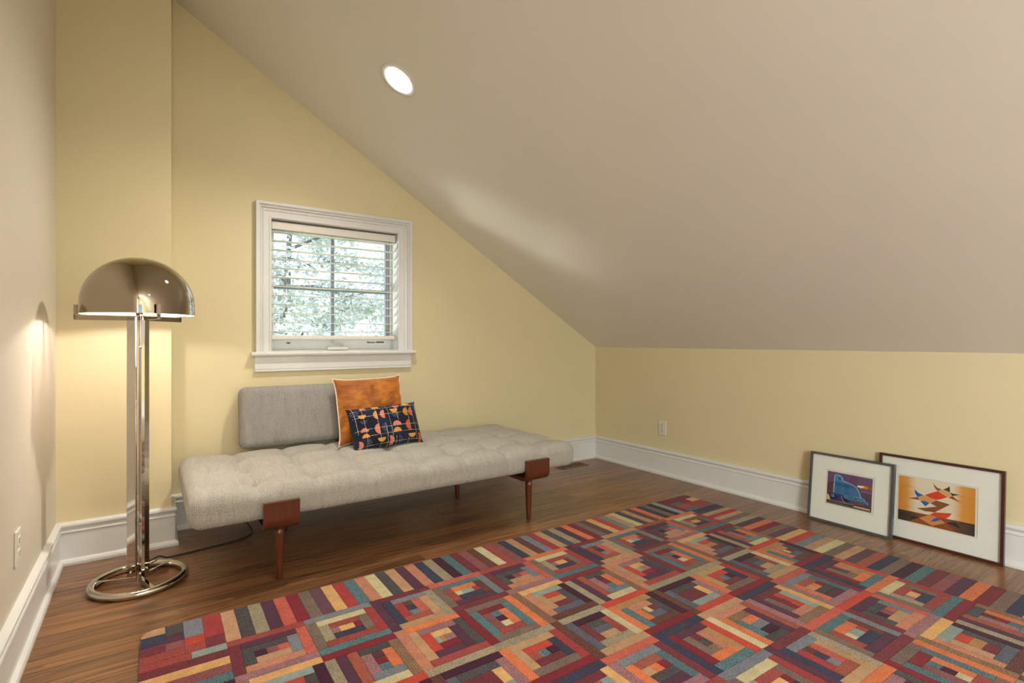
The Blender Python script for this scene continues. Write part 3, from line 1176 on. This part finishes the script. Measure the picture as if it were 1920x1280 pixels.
def mat_window(rt, W, H, bar, x0, x1, z0, z1):
    """mat board with a bevelled opening"""
    h = W / 2
    o_ = [(-h + bar, bar), (h - bar, bar), (h - bar, H - bar), (-h + bar, H - bar)]
    i_ = [(x0, z0), (x1, z0), (x1, z1), (x0, z1)]
    g = 0.0010
    j_ = [(x0 + g, z0 + g), (x1 - g, z0 + g), (x1 - g, z1 - g), (x0 + g, z1 - g)]
    bm = bmesh.new()
    A = [bm.verts.new((x_, 0.0100, z_)) for x_, z_ in o_]
    B = [bm.verts.new((x_, 0.0100, z_)) for x_, z_ in i_]
    D = [bm.verts.new((x_, 0.0112, z_)) for x_, z_ in j_]
    E_ = [bm.verts.new((x_, 0.0114, z_)) for x_, z_ in o_]
    for k in range(4):
        q = (k + 1) % 4
        bm.faces.new((A[k], A[q], B[q], B[k]))
        bm.faces.new((B[k], B[q], D[q], D[k]))
        bm.faces.new((A[k], E_[k], E_[q], A[q]))
        bm.faces.new((E_[k], D[k], D[q], E_[q]))
    return obj('mat_board', bm, M['matboard'], rt)


INK = {}


def ink(c):
    if c not in INK:
        INK[c] = mat('print_ink', lin(c), 0.75, noise_amt=0.05, noise_scale=90)
    return INK[c]


class Print:
    """flat printed shapes, each ink layer a few hundredths of a millimetre above the last"""

    def __init__(s, rt, x0, x1, z0, z1, paper):
        s.rt, s.x0, s.x1, s.z0, s.z1 = rt, x0, x1, z0, z1
        s.bm = bmesh.new()
        s.mats = [paper]
        s.y = 0.0118
        b = 0.013
        box(s.bm, x0 - b, x1 + b, 0.0119, 0.0125, z0 - b, z1 + b)

    def mi(s, m):
        if m not in s.mats:
            s.mats.append(m)
        return s.mats.index(m)

    def pt(s, u, v):
        return (s.x0 + (s.x1 - s.x0) * u, s.y, s.z0 + (s.z1 - s.z0) * v)

    def poly(s, pts, m):
        s.y -= 0.00004
        vs_ = [s.bm.verts.new(s.pt(min(1, max(0, u)), min(1, max(0, v)))) for u, v in pts]
        f = s.bm.faces.new(vs_)
        f.material_index = s.mi(m if not isinstance(m, tuple) else ink(m))

    def disc(s, cx, cy, r, m, a0=0, a1=2 * pi, n=28):
        k = (s.x1 - s.x0) / (s.z1 - s.z0)
        s.poly([(cx + r * cos(a0 + (a1 - a0) * i / n), cy + r * k * sin(a0 + (a1 - a0) * i / n)) for i in range(n + (0 if a1 - a0 > 6.2 else 1))], m)

    def line(s, pts, wd, m):
        k = (s.x1 - s.x0) / (s.z1 - s.z0)
        s.y -= 0.00004
        for (a, b), (c, d_) in zip(pts, pts[1:]):
            dx, dy = c - a, (d_ - b) / k
            L = math.hypot(dx, dy)
            nx, ny = -dy / L * wd / 2, dx / L * wd / 2 * k
            f = s.bm.faces.new([s.bm.verts.new(s.pt(*q)) for q in ((a + nx, b + ny), (a - nx, b - ny), (c - nx, d_ - ny), (c + nx, d_ + ny))])
            f.material_index = s.mi(ink(m))

    def done(s):
        d_ = bpy.data.meshes.new('print')
        s.bm.to_mesh(d_)
        s.bm.free()
        return obj('print', d_, s.mats, s.rt)


def grad_ink(name, axis, stops, z0, z1):
    t = NT(name)
    t.p.inputs['Roughness'].default_value = 0.75
    tc = t.n('TexCoord')
    sp = t.n('SeparateXYZ')
    t.l(tc, 'Object', sp, 'Vector')
    f = t.math('DIVIDE', t.math('SUBTRACT', sp.outputs[axis], z0), z1 - z0)
    nz = t.n('TexNoise', Scale=60.0, Detail=3.0)
    mp = t.n('Mapping')
    mp.inputs['Scale'].default_value = (0.25, 1, 2.2)
    t.l(tc, 'Object', mp, 'Vector')
    t.l(mp, 'Vector', nz, 'Vector')
    f = t.math('ADD', f, t.math('MULTIPLY', t.math('ADD', nz.outputs['Fac'], -0.5), 0.10))
    r = t.ramp([(p_, lin(c)) for p_, c in stops])
    t.t.links.new(f, r.inputs['Fac'])
    t.l(r, 'Color', t.p, 'Base Color')
    return t.m


# left print: blue streamlined engine on violet
FW, FH, LEAN = 0.428, 0.392, R(7.1)
fr1 = framed('framed_print', FW, FH, 0.0125, 0.026, M['frame_grey'], (3.203, 1.346, 0.0015), LEAN,
             'grey framed print of a blue streamlined locomotive, left of the two on the floor')
px0, px1, pz0, pz1 = -0.117, 0.113, 0.112, 0.294
mat_window(fr1, FW, FH, 0.0125, px0 - 0.011, px1 + 0.011, pz0 - 0.011, pz1 + 0.008)
P = Print(fr1, px0, px1, pz0, pz1, M['paper'])
P.poly([(0, 0), (1, 0), (1, 1), (0, 1)], grad_ink('violet_sky_ink', 2, [(0.0, (84, 52, 76)), (0.5, (84, 58, 84)), (0.7, (112, 74, 104)), (1.0, (104, 76, 116))], pz0, pz1))
P.poly([(0, 0.62), (0.14, 0.70), (0.14, 0.1), (0, 0.1)], (84, 44, 66))
P.poly([(0.741, 0.625), (1, 0.60), (1, 0.55), (0.757, 0.538)], (120, 84, 118))
P.poly([(0.0, 0), (1, 0), (1, 0.128), (0, 0.10)], (22, 18, 22))
P.poly([(0.0, 0), (1, 0), (1, 0.055), (0, 0.072)], (92, 86, 82))
P.poly([(0.008, 0.285), (0.057, 0.253), (0.088, 0.134), (0.002, 0.106)], (226, 190, 130))
P.poly([(0.215, 0.33), (0.351, 0.346), (0.418, 0.163), (0.225, 0.135)], (52, 44, 110))
P.poly([(0.676, 0.721), (0.808, 0.738), (0.813, 0.655), (0.684, 0.677)], (240, 220, 190))
P.poly([(0.790, 0.736), (1.0, 0.766), (1.0, 0.66), (0.795, 0.655)], (150, 84, 40))
P.poly([(0.780, 0.730), (0.90, 0.750), (0.90, 0.665), (0.785, 0.660)], (226, 128, 30))
P.poly([(0.676, 0.721), (0.85, 0.742), (0.80, 0.69), (0.684, 0.687)], (250, 226, 190))
P.disc(0.475, 0.323, 0.128, (20, 16, 22), pi, 2 * pi)
P.line([(0.339, 0.30), (0.352, 0.24), (0.385, 0.17), (0.43, 0.115), (0.476, 0.10)], 0.008, (220, 200, 190))
P.disc(0.145, 0.249, 0.083, (24, 20, 28))
P.disc(0.145, 0.262, 0.044, (60, 120, 176))
P.disc(0.145, 0.262, 0.012, (24, 26, 40))
LOCO = [(.150, .362), (.155, .603), (.153, .882), (.179, .921), (.230, .935), (.293, .922), (.341, .872), (.375, .772), (.466, .751), (.573, .713),
        (.652, .667), (.699, .597), (.750, .474), (.778, .360), (.752, .259), (.559, .210), (.493, .219), (.413, .240), (.350, .354), (.169, .336)]
P.poly(LOCO, grad_ink('engine_blue_ink', 2, [(0.15, (40, 98, 140)), (0.55, (52, 110, 156)), (0.66, (34, 84, 128)), (0.74, (72, 132, 178)), (1.0, (78, 140, 184))], pz0, pz1))
P.line([(.158, .362), (.166, .885), (.185, .918), (.230, .928), (.290, .914), (.336, .868), (.370, .768), (.463, .745), (.570, .707), (.648, .660), (.694, .592), (.744, .472), (.772, .360)],
       0.016, (150, 200, 222))
P.disc(0.282, 0.824, 0.032, (52, 84, 112))
P.disc(0.448, 0.319, 0.037, (120, 186, 222))
P.disc(0.448, 0.319, 0.028, (44, 104, 152))
P.poly([(.634, .235), (.710, .245), (.885, .166), (.835, .125), (.671, .170)], (128, 76, 44))
for k in range(5):
    P.line([(.66 + k * .04, .225 - k * .012), (.70 + k * .04, .160 - k * .008)], 0.007, (30, 18, 16))
P.poly([(.622, .355), (.788, .371), (.854, .339), (.857, .286), (.932, .258), (.915, .191), (.709, .260), (.630, .311)], (40, 104, 150))
P.line([(.630, .311), (.622, .345), (.650, .366), (.788, .368), (.850, .338), (.857, .288), (.930, .258), (.915, .195)], 0.009, (140, 200, 226))
P.line([(.709, .258), (.720, .305), (.857, .286)], 0.007, (120, 186, 220))
P.disc(0.650, 0.33, 0.018, (20, 40, 70))
P.line([(0.0, .112), (.35, .10), (.62, .115)], 0.006, (226, 206, 180))
P.poly([(.622, .095), (.975, .098), (.975, .050), (.622, .052)], (206, 160, 112))
P.done()
text('lettering', 'CI DOMPANY', 0.0108, 0.00005, ink((240, 226, 200)), fr1, (px0 + 0.635 * (px1 - px0), 0.0092, pz0 + 0.053 * (pz1 - pz0)), (pi / 2, 0, 0))

# right print: abstract bird on glowing orange
GW, GH, LEAN2 = 0.512, 0.438, R(4.2)
fr2 = framed('framed_print', GW, GH, 0.0125, 0.022, M['frame_red'], (3.250, 0.957, 0.0015), LEAN2,
             'mahogany framed print of an abstract bird on orange, right of the two on the floor')
px0, px1, pz0, pz1 = -0.166, 0.149, 0.103, 0.333
mat_window(fr2, GW, GH, 0.0125, px0 - 0.010, px1 + 0.010, pz0 - 0.009, pz1 + 0.007)
P = Print(fr2, px0, px1, pz0, pz1, M['paper'])
OR, PA = (216, 138, 46), (232, 216, 192)
P.poly([(0, 0), (1, 0), (1, 1), (0, 1)], grad_ink('orange_glow_ink', 0, [(0.0, OR), (0.12, (222, 150, 60)), (0.25, PA), (0.72, PA), (0.84, (222, 154, 66)), (1.0, OR)], px0, px1))
P.poly([(0, 0), (1, 0), (1, 0.255), (0, 0.229)],
       grad_ink('umber_ground_ink', 0, [(0.0, (36, 30, 28)), (0.15, (70, 50, 40)), (0.32, (132, 76, 42)), (0.66, (138, 80, 46)), (0.84, (88, 60, 44)), (1.0, (52, 42, 40))], px0, px1))
P.poly([(0.16, 0.0), (0.30, 0.13), (0.47, 0.02), (0.64, 0.148), (0.78, 0.0)], (150, 78, 30))
SH = [((150, 84, 48), [(.469, .966), (.490, .917), (.528, .874), (.584, .852), (.533, .801), (.504, .832), (.483, .887)]),
      ((52, 48, 44), [(.596, .855), (.643, .898), (.682, .951), (.688, .825), (.644, .844)]),
      ((48, 46, 46), [(.692, .819), (.739, .808), (.808, .811), (.720, .755), (.704, .783)]),
      ((222, 168, 100), [(.537, .802), (.592, .850), (.644, .844), (.688, .825), (.720, .755), (.658, .717), (.598, .747)]),
      ((160, 66, 30), [(.666, .709), (.720, .755), (.772, .698), (.834, .647), (.741, .681)]),
      ((222, 62, 26), [(.366, .662), (.452, .739), (.533, .801), (.598, .747), (.658, .713), (.584, .646), (.512, .601), (.437, .623)]),
      ((222, 160, 92), [(.265, .585), (.366, .655), (.437, .623), (.508, .597), (.431, .503), (.356, .511), (.296, .533)]),
      ((40, 92, 174), [(.218, .746), (.277, .681), (.349, .649), (.265, .585), (.235, .653)]),
      ((146, 88, 50), [(.128, .513), (.265, .585), (.296, .526)]),
      ((44, 98, 178), [(.301, .513), (.372, .531), (.429, .500), (.374, .415), (.339, .463)]),
      ((140, 82, 44), [(.439, .506), (.512, .594), (.692, .562), (.499, .327), (.375, .308), (.256, .334), (.391, .391), (.522, .460)]),
      ((220, 66, 30), [(.426, .243), (.499, .327), (.719, .382), (.685, .301), (.630, .232), (.542, .239)]),
      ((214, 142, 74), [(.293, .129), (.426, .243), (.533, .236), (.640, .147), (.471, .023)]),
      ((40, 88, 170), [(.449, .105), (.477, .165), (.534, .229), (.575, .190), (.510, .133)]),
      ((46, 40, 36), [(.164, .043), (.185, .158), (.297, .130)]),
      ((42, 40, 40), [(.644, .148), (.710, .195), (.776, .215), (.828, .108), (.735, .131)])]
for c, pts in SH:
    P.poly(pts, c)
P.done()

# ------------------------------------------------------------------ the rug
RO = (0.217, 2.040)
rug = tag(empty('rug', (RO[0], RO[1], 0.0), (0, 0, R(-0.8))), 'wool rug of multicoloured nested square blocks with a striped border', 'rug')
K = {'crimson': (138, 26, 46), 'red': (178, 52, 54), 'brick': (168, 68, 62), 'coral': (208, 92, 72), 'orange': (232, 120, 56), 'redor': (206, 60, 38),
     'salmon': (206, 132, 100), 'tan': (198, 152, 108), 'yellow': (232, 176, 98), 'cream': (214, 200, 150), 'khaki': (166, 152, 124), 'taupe': (128, 106, 94),
     'char': (82, 78, 82), 'slate': (96, 100, 116), 'steel': (124, 132, 142), 'teal': (84, 122, 130), 'pteal': (148, 168, 162), 'navy': (58, 62, 88),
     'plum': (92, 50, 74), 'dplum': (72, 26, 52), 'mauve': (166, 114, 120), 'rose': (150, 80, 84), 'maroon': (126, 46, 60), 'rust': (172, 84, 62),
     'brown': (146, 108, 78), 'pmauve': (108, 68, 84), 'gold': (190, 136, 76), 'umber': (110, 62, 52)}
SPECK = {'char': .55, 'teal': .45, 'navy': .3, 'khaki': .3, 'taupe': .28, 'slate': .25, 'steel': .25, 'rust': .25, 'maroon': .3, 'brown': .35, 'mauve': .3, 'umber': .5,
         'brick': .25, 'coral': .2, 'salmon': .22, 'orange': .15, 'rose': .2}
for k in list(K):
    a_ = lin(K[k])
    g_ = 0.3 * a_[0] + 0.55 * a_[1] + 0.15 * a_[2]
    K[k] = tuple(0.78 * (q * 0.86 + g_ * 0.14) for q in a_)
UX, UY, HP = 0.2493 / 7, 0.262 / 7, 0.0125
prng = random.Random(3)


class Patches:
    def __init__(s):
        s.v, s.f, s.c = [], [], []

    def patch(s, x0, y0, x1, y1, col, rounded=None):
        """one carved area of pile: rounded shoulders and a slightly wandering edge"""
        j = prng.uniform(-0.07, 0.07)
        base = K[col]
        c = tuple(max(0, q * (1 + j + prng.uniform(-0.03, 0.03))) for q in base)
        sp = SPECK.get(col, 0.06)
        g = 0.0001
        ring = []
        per = 0.030

        def wob(x, y):
            return (0.0011 * noise.noise(Vector((x * 31, y * 31, 1.7))), 0.0011 * noise.noise(Vector((x * 31, y * 31, 9.1))))

        nx, ny = max(1, round((x1 - x0) / per)), max(1, round((y1 - y0) / per))
        for i in range(nx):
            ring.append((x0 + (x1 - x0) * i / nx, y0))
        for i in range(ny):
            ring.append((x1, y0 + (y1 - y0) * i / ny))
        for i in range(nx):
            ring.append((x1 - (x1 - x0) * i / nx, y1))
        for i in range(ny):
            ring.append((x0, y1 - (y1 - y0) * i / ny))
        if rounded:
            ring = rounded(ring)
        cx, cy = (x0 + x1) / 2, (y0 + y1) / 2
        hx, hy = (x1 - x0) / 2, (y1 - y0) / 2
        n = len(ring)
        b0 = len(s.v)
        for lvl, (ins, z) in enumerate(((g, 0.0), (g, HP - 0.0018), (0.0007, HP - 0.0005), (0.0018, HP))):
            for x, y in ring:
                wx, wy = wob(x, y)
                X = cx + (x - cx) * (hx - ins) / hx + wx
                Y = cy + (y - cy) * (hy - ins) / hy + wy
                s.v.append((X, Y, z))
        for lvl in range(3):
            for i in range(n):
                k = (i + 1) % n
                s.f.append((b0 + lvl * n + i, b0 + lvl * n + k, b0 + (lvl + 1) * n + k, b0 + (lvl + 1) * n + i))
                s.c.append((*c, sp))
        s.f.append(tuple(b0 + 3 * n + i for i in range(n)))
        s.c.append((*c, sp))

    def make(s, name):
        d_ = bpy.data.meshes.new(name)
        d_.from_pydata(s.v, [], s.f)
        ca_ = d_.color_attributes.new('yarn', 'FLOAT_COLOR', 'CORNER')
        vals_ = []
        for f, c in zip(s.f, s.c):
            vals_ += list(c) * len(f)
        ca_.data.foreach_set('color', vals_)
        d_.update()
        return obj(name, d_, M['pile'], rug)


# log-cabin blocks: strips peeled off from the outside in (N far side, S near side, W left, E right), then the heart split along x or y
B = {}
B[0, 0] = ('N brick S mauve W maroon E coral N plum S salmon W char E steel N char S tan', 'x dplum rose coral')
B[0, 1] = ('N steel S teal W taupe E red N cream S brick W khaki E taupe N brick S navy', 'x mauve yellow yellow crimson')
B[0, 2] = ('W plum N maroon E khaki S tan W navy N steel E tan S rust W red E coral N umber S steel', 'x navy')
B[0, 3] = ('N coral S maroon W taupe E steel N teal S plum W brick E umber N orange S navy', 'x cream pteal pteal red')
B[1, 0] = ('W brown S umber N yellow E dplum W salmon N pteal S slate E char W tan N redor', 'y gold maroon')
B[1, 1] = ('N crimson W khaki E brown W plum S cream W rust N char S steel W mauve E orange N plum S teal', 'x crimson')
B[1, 2] = ('W salmon N orange S brick E char W tan N mauve E plum S plum W redor N yellow S crimson E mauve', 'x pteal gold')
B[1, 3] = ('W crimson E orange N taupe S taupe W teal E teal N crimson S brick W rose E orange N teal S cream', 'x dplum')
B[2, 0] = ('W umber N khaki S tan E cream W slate N dplum S khaki W maroon E brick N char S tan', 'x slate')
B[2, 1] = ('N redor S crimson W orange E dplum N gold W teal S umber E char N salmon W orange S slate E maroon', 'x brown cream cream')
B[2, 2] = ('N khaki W umber S redor N dplum E mauve W slate N char S pteal E yellow', 'x maroon')
B[2, 3] = ('N khaki S crimson W orange E red N tan S taupe W tan E navy N redor S maroon W rust E dplum', 'x steel teal teal')
B[3, 0] = ('N coral W mauve E maroon S mauve N steel W orange E teal S plum N rust S char W tan E crimson', 'x orange')
B[3, 1] = ('W navy N navy E redor S teal W crimson N plum E gold S orange W taupe E salmon', 'y maroon char brown')
B[3, 2] = ('N tan W cream E rust N salmon W orange E plum S char N brown W teal S dplum N orange', 'x steel')
B[3, 3] = ('N navy W mauve E yellow S brown W plum N maroon E pteal S salmon W taupe E redor W crimson S tan', 'y teal navy')
VAR = {(0, 5): {0: 'orange'}, (0, 9): {0: 'orange'}, (0, 7): {0: 'tan'}, (0, 8): {0: 'rust'}, (0, 6): {1: 'maroon'}, (4, 9): {0: 'orange'}, (4, 8): {0: 'redor', 1: 'mauve'},
       (0, 4): {0: 'brick'}, (1, 6): {1: 'salmon'}}


def block(r, c):
    seq, heart = B[r % 4, c % 4]
    toks = seq.split()
    x0, x1 = c * 7 * UX, (c + 1) * 7 * UX
    y1, y0 = -r * 7 * UY, -(r + 1) * 7 * UY
    P_ = Patches()
    va = VAR.get((r, c), {})
    for i in range(0, len(toks), 2):
        sd, col = toks[i], va.get(i // 2, toks[i + 1])
        if sd == 'N':
            P_.patch(x0, y1 - UY, x1, y1, col)
            y1 -= UY
        elif sd == 'S':
            P_.patch(x0, y0, x1, y0 + UY, col)
            y0 += UY
        elif sd == 'W':
            P_.patch(x0, y0, x0 + UX, y1, col)
            x0 += UX
        else:
            P_.patch(x1 - UX, y0, x1, y1, col)
            x1 -= UX
    ax, *cols = heart.split()
    runs = []
    for q in cols:
        if runs and runs[-1][0] == q:
            runs[-1][1] += 1
        else:
            runs.append([q, 1])
    n = len(cols)
    k = 0
    for q, m_ in runs:
        if ax == 'x':
            P_.patch(x0 + (x1 - x0) * k / n, y0, x0 + (x1 - x0) * (k + m_) / n, y1, q)
        else:
            P_.patch(x0, y1 - (y1 - y0) * (k + m_) / n, x1, y1 - (y1 - y0) * k / n, q)
        k += m_
    P_.make('quilt_block')


ROWS, COLS = 9, 10
for r in range(ROWS):
    for c in range(COLS):
        block(r, c)
RW, RH = COLS * 7 * UX, ROWS * 7 * UY
BB, BS = 0.236, 0.246          # border depth: far side, sides
back_cols = ('tan char khaki plum coral crimson taupe pmauve yellow red teal salmon cream char tan plum salmon navy khaki dplum teal maroon rose umber cream brick rose navy tan '
             'umber steel red tan char khaki plum orange crimson taupe pmauve yellow redor steel tan cream char tan pmauve orange navy taupe dplum pteal maroon').split()
n = len(back_cols)


def stripe(x0, y0, x1, y1, col, rounded=None):
    P_ = Patches()
    P_.patch(x0, y0, x1, y1, col, rounded)
    P_.make('border_stripe')


for i, col in enumerate(back_cols):
    stripe(RW * i / n, 0.0, RW * (i + 1) / n, BB, col)
right_cols = ('navy char tan red tan taupe khaki plum orange crimson taupe pmauve yellow redor steel tan cream taupe tan pmauve rust navy taupe dplum teal maroon rose plum orange '
              'crimson taupe navy tan teal plum khaki salmon').split()
yy = 0.0
wid = [0.049, 0.026, 0.040, 0.040, 0.042, 0.046, 0.046] + [0.0475] * 80
i = 0
while yy > -RH:
    y2 = max(-RH, yy - wid[i])
    stripe(RW, y2, RW + BS, yy, right_cols[i % len(right_cols)])
    yy = y2
    i += 1


def corner_round(cx, cy, rad, sx, sy):
    """rounds the outer rug corner at (cx, cy)"""

    def f(ring):
        out = []
        for x, y in ring:
            dx, dy = (x - (cx - sx * rad)) * sx, (y - (cy - sy * rad)) * sy
            if dx > 0 and dy > 0:
                L = math.hypot(dx, dy)
                if L > rad:
                    m_ = max(dx, dy) / L
                    dx, dy = dx * m_, dy * m_
                    x, y = cx - sx * rad + sx * dx, cy - sy * rad + sy * dy
            out.append((x, y))
        return out

    return f


left_cols = 'maroon yellow rose teal dplum khaki navy coral slate tan crimson taupe plum orange steel cream brick pmauve teal yellow navy rust khaki maroon'.split()
yy = -0.042
i = 0
stripe(-BS * 0.42, -0.042, 0.0, 0.0, 'pteal')
stripe(-BS, -0.042, -BS * 0.42, 0.0, 'brick')
while yy > -RH:
    y2 = max(-RH, yy - 0.0475)
    stripe(-BS, y2, 0.0, yy, left_cols[i % len(left_cols)])
    yy = y2
    i += 1
# far left corner
h3 = BB / 5
cr = corner_round(-BS, BB, 0.045, -1, 1)
stripe(-0.060, h3 * 1.5, 0, BB, 'red')
stripe(-0.120, h3 * 2.3, -0.060, BB, 'steel')
stripe(-0.120, h3 * 1.1, -0.060, h3 * 2.3, 'redor')
stripe(-0.060, 0, 0, h3 * 1.5, 'maroon')
stripe(-BS, 0, -0.120, h3 * 1.1, 'brick')
stripe(-0.120, 0, -0.060, h3 * 1.1, 'brick')
stripe(-0.175, h3 * 3.4, -0.120, BB, 'char')
stripe(-0.175, h3 * 2.2, -0.120, h3 * 3.4, 'plum')
stripe(-0.175, h3 * 1.1, -0.120, h3 * 2.2, 'rose')
stripe(-BS, h3 * 3.9, -0.175, BB, 'tan', cr)
stripe(-BS, h3 * 2.4, -0.175, h3 * 3.9, 'navy')
stripe(-BS, h3 * 1.1, -0.175, h3 * 2.4, 'maroon')
# far right corner
cr = corner_round(RW + BS, BB, 0.02, 1, 1)
stripe(RW, 0.0, RW + 0.09, 0.055, 'teal')
stripe(RW, 0.055, RW + 0.09, 0.110, 'redor')
stripe(RW, 0.110, RW + 0.09, 0.165, 'slate')
stripe(RW, 0.165, RW + 0.09, BB, 'crimson')
stripe(RW + 0.09, 0.0, RW + BS, 0.06, 'rose')
stripe(RW + 0.09, 0.06, RW + BS, 0.115, 'red')
stripe(RW + 0.09, 0.115, RW + 0.17, BB, 'maroon')
stripe(RW + 0.17, 0.115, RW + BS, 0.175, 'yellow')
stripe(RW + 0.17, 0.175, RW + BS, BB, 'maroon', cr)
# near border
ncol = 40
for i in range(ncol):
    stripe(-BS + (RW + 2 * BS) * i / ncol, -RH - BB, -BS + (RW + 2 * BS) * (i + 1) / ncol, -RH, back_cols[(i * 5 + 3) % n])
obj('backing', bx(-BS + 0.004, RW + BS - 0.004, -RH - BB + 0.004, BB - 0.004, 0.0004, 0.004, bevel=0.0), mat('jute_backing', (0.22, 0.13, 0.09), 0.95), rug)

# ------------------------------------------------------------------ front of the room, behind the camera: added_fill_window and door_1
w2 = struct(empty('added_fill_window', (XL, (VY0 + VY1) / 2, VZ0)))  # unseen window, added to carry the fill light
bm = bmesh.new()
hw, hh = (VY1 - VY0) / 2, VZ1 - VZ0
box(bm, -0.10, 0.02, -hw - 0.09, -hw + 0.01, -0.02, hh + 0.09)
box(bm, -0.10, 0.02, hw - 0.01, hw + 0.09, -0.02, hh + 0.09)
box(bm, -0.10, 0.02, -hw, hw, hh - 0.01, hh + 0.09)
box(bm, -0.10, 0.05, -hw - 0.11, hw + 0.11, -0.05, 0.0)
box(bm, -0.09, -0.05, -0.02, 0.02, 0.0, hh)
box(bm, -0.09, -0.05, -hw, hw, hh * 0.5 - 0.02, hh * 0.5 + 0.02)
obj('window_frame', bm, M['trim'], w2)
obj('pane', bx(-0.072, -0.068, -hw + 0.01, hw - 0.01, 0.0, hh - 0.01), M['glass'], w2)
d1 = struct(obj('door_1', bx(XL + 0.255, 0.695, YF - 0.08, YF - 0.04, 0.0, 2.025, bevel=0.004), mat('blue_door_paint', (0.22, 0.36, 0.55), 0.4)))
bm = bmesh.new()
for z0_, z1_ in ((0.2, 0.95), (1.1, 1.85)):
    for x0_, x1_ in ((-0.02, 0.25), (0.34, 0.61)):
        box(bm, x0_, x1_, YF - 0.042, YF - 0.034, z0_, z1_, bevel=0.003)
obj('door_panel', bm, mat('blue_door_panel_paint', (0.24, 0.38, 0.57), 0.4), d1)
tb = struct(empty('trim_1'))
bm = bmesh.new()
box(bm, XL + 0.16, XL + 0.25, YF, YF + 0.02, 0, 2.12)
box(bm, 0.70, 0.79, YF, YF + 0.02, 0, 2.12)
box(bm, XL + 0.16, 0.79, YF, YF + 0.02, 2.12, 2.21)
obj('door_casing', bm, M['trim'], tb)

# ------------------------------------------------------------------ outside: lawn and trees seen through the window
lawn = mat('sunlit_lawn', (0.20, 0.30, 0.10), 0.95, noise_amt=0.3, noise_scale=3)
struct(obj('ground', bx(-25, 30, 4.5, 45, -3.6, -3.4), lawn))
leafm = [mat('pale_green_leaf', (0.60, 0.65, 0.65), 0.6, noise_amt=0.25, noise_scale=2.0), mat('silver_green_leaf', (0.64, 0.69, 0.73), 0.6, noise_amt=0.25, noise_scale=2.0)]
barkm = mat('grey_bark', (0.16, 0.15, 0.15), 0.9, noise_amt=0.3, noise_scale=20, bump=0.6, bump_scale=30)


def tree(x_, y_, h, crown, nleaf, seed, lm, label, ls=0.060):
    rg_ = random.Random(seed)
    rt = tag(empty('leafy_tree', (x_, y_, -3.4)), label, 'tree', 'trees outside the window')
    bm = bmesh.new()
    tube(bm, smoothpath([(0, 0, 0), (0.1, 0, h * 0.3), (-0.05, 0.1, h * 0.6), (0.1, 0, h * 0.92)], 5), [0.24 - 0.2 * i / 15 for i in range(16)], 10)
    obj('trunk', bm, barkm, rt, smooth=True)
    bm = bmesh.new()
    tips = []
    for k in range(26):
        z0_ = h * rg_.uniform(0.3, 0.85)
        a = rg_.uniform(0, 2 * pi)
        L = crown * rg_.uniform(0.7, 1.05)
        p0 = Vector((0, 0, z0_))
        dv = Vector((cos(a), sin(a), rg_.uniform(-0.25, 0.45)))
        pts_ = [p0, p0 + dv * L * 0.35 + Vector((0, 0, 0.15)), p0 + dv * L * 0.7, p0 + dv * L + Vector((0, 0, rg_.uniform(-0.4, 0.1)))]
        sp_ = smoothpath(pts_, 4)
        tube(bm, sp_, [0.055 - 0.046 * i / (len(sp_) - 1) for i in range(len(sp_))], 6)
        tips += sp_[3:]
        for q in range(4):
            s0 = sp_[rg_.randrange(4, len(sp_))]
            e0 = s0 + Vector((rg_.uniform(-1, 1), rg_.uniform(-1, 1), rg_.uniform(-0.6, 0.6))) * 0.7
            tube(bm, [s0, (s0 + e0) / 2 + Vector((0, 0, 0.05)), e0], [0.012, 0.009, 0.004], 5)
            tips += [(s0 + e0) / 2, e0]
    br = obj('branches', bm, barkm, rt, smooth=True)
    br['kind'] = 'stuff'
    vs_, fs_ = [], []
    for k in range(nleaf):
        c0 = rg_.choice(tips) + Vector((rg_.gauss(0, 0.20), rg_.gauss(0, 0.20), rg_.gauss(0, 0.16)))
        n_ = Vector((rg_.gauss(0, 1), rg_.gauss(0, 1), rg_.gauss(0.6, 1))).normalized()
        u = n_.orthogonal().normalized()
        u = (Matrix.Rotation(rg_.uniform(0, 2 * pi), 3, n_) @ u)
        v_ = n_.cross(u)
        s_ = ls * rg_.uniform(0.6, 1.2)
        b0 = len(vs_)
        vs_ += [c0 - u * s_, c0 - v_ * s_ * 0.4 + n_ * s_ * 0.1, c0 + u * s_, c0 + v_ * s_ * 0.4 + n_ * s_ * 0.1]
        fs_ += [(b0, b0 + 1, b0 + 2, b0 + 3)]
    d_ = bpy.data.meshes.new('foliage')
    d_.from_pydata(vs_, [], fs_)
    fo = obj('foliage', d_, lm, rt)
    fo['kind'] = 'stuff'


tree(0.7, 8.6, 6.6, 1.9, 15000, 1, leafm[0], 'pale leafy tree outside seen through the left panes of the window')
tree(5.2, 9.6, 7.2, 2.0, 15000, 2, leafm[1], 'silvery leafy tree outside seen through the right panes of the window')
tree(3.4, 16.5, 9.8, 3.8, 14000, 3, leafm[0], 'taller leafy tree standing behind the other two outside', 0.12)
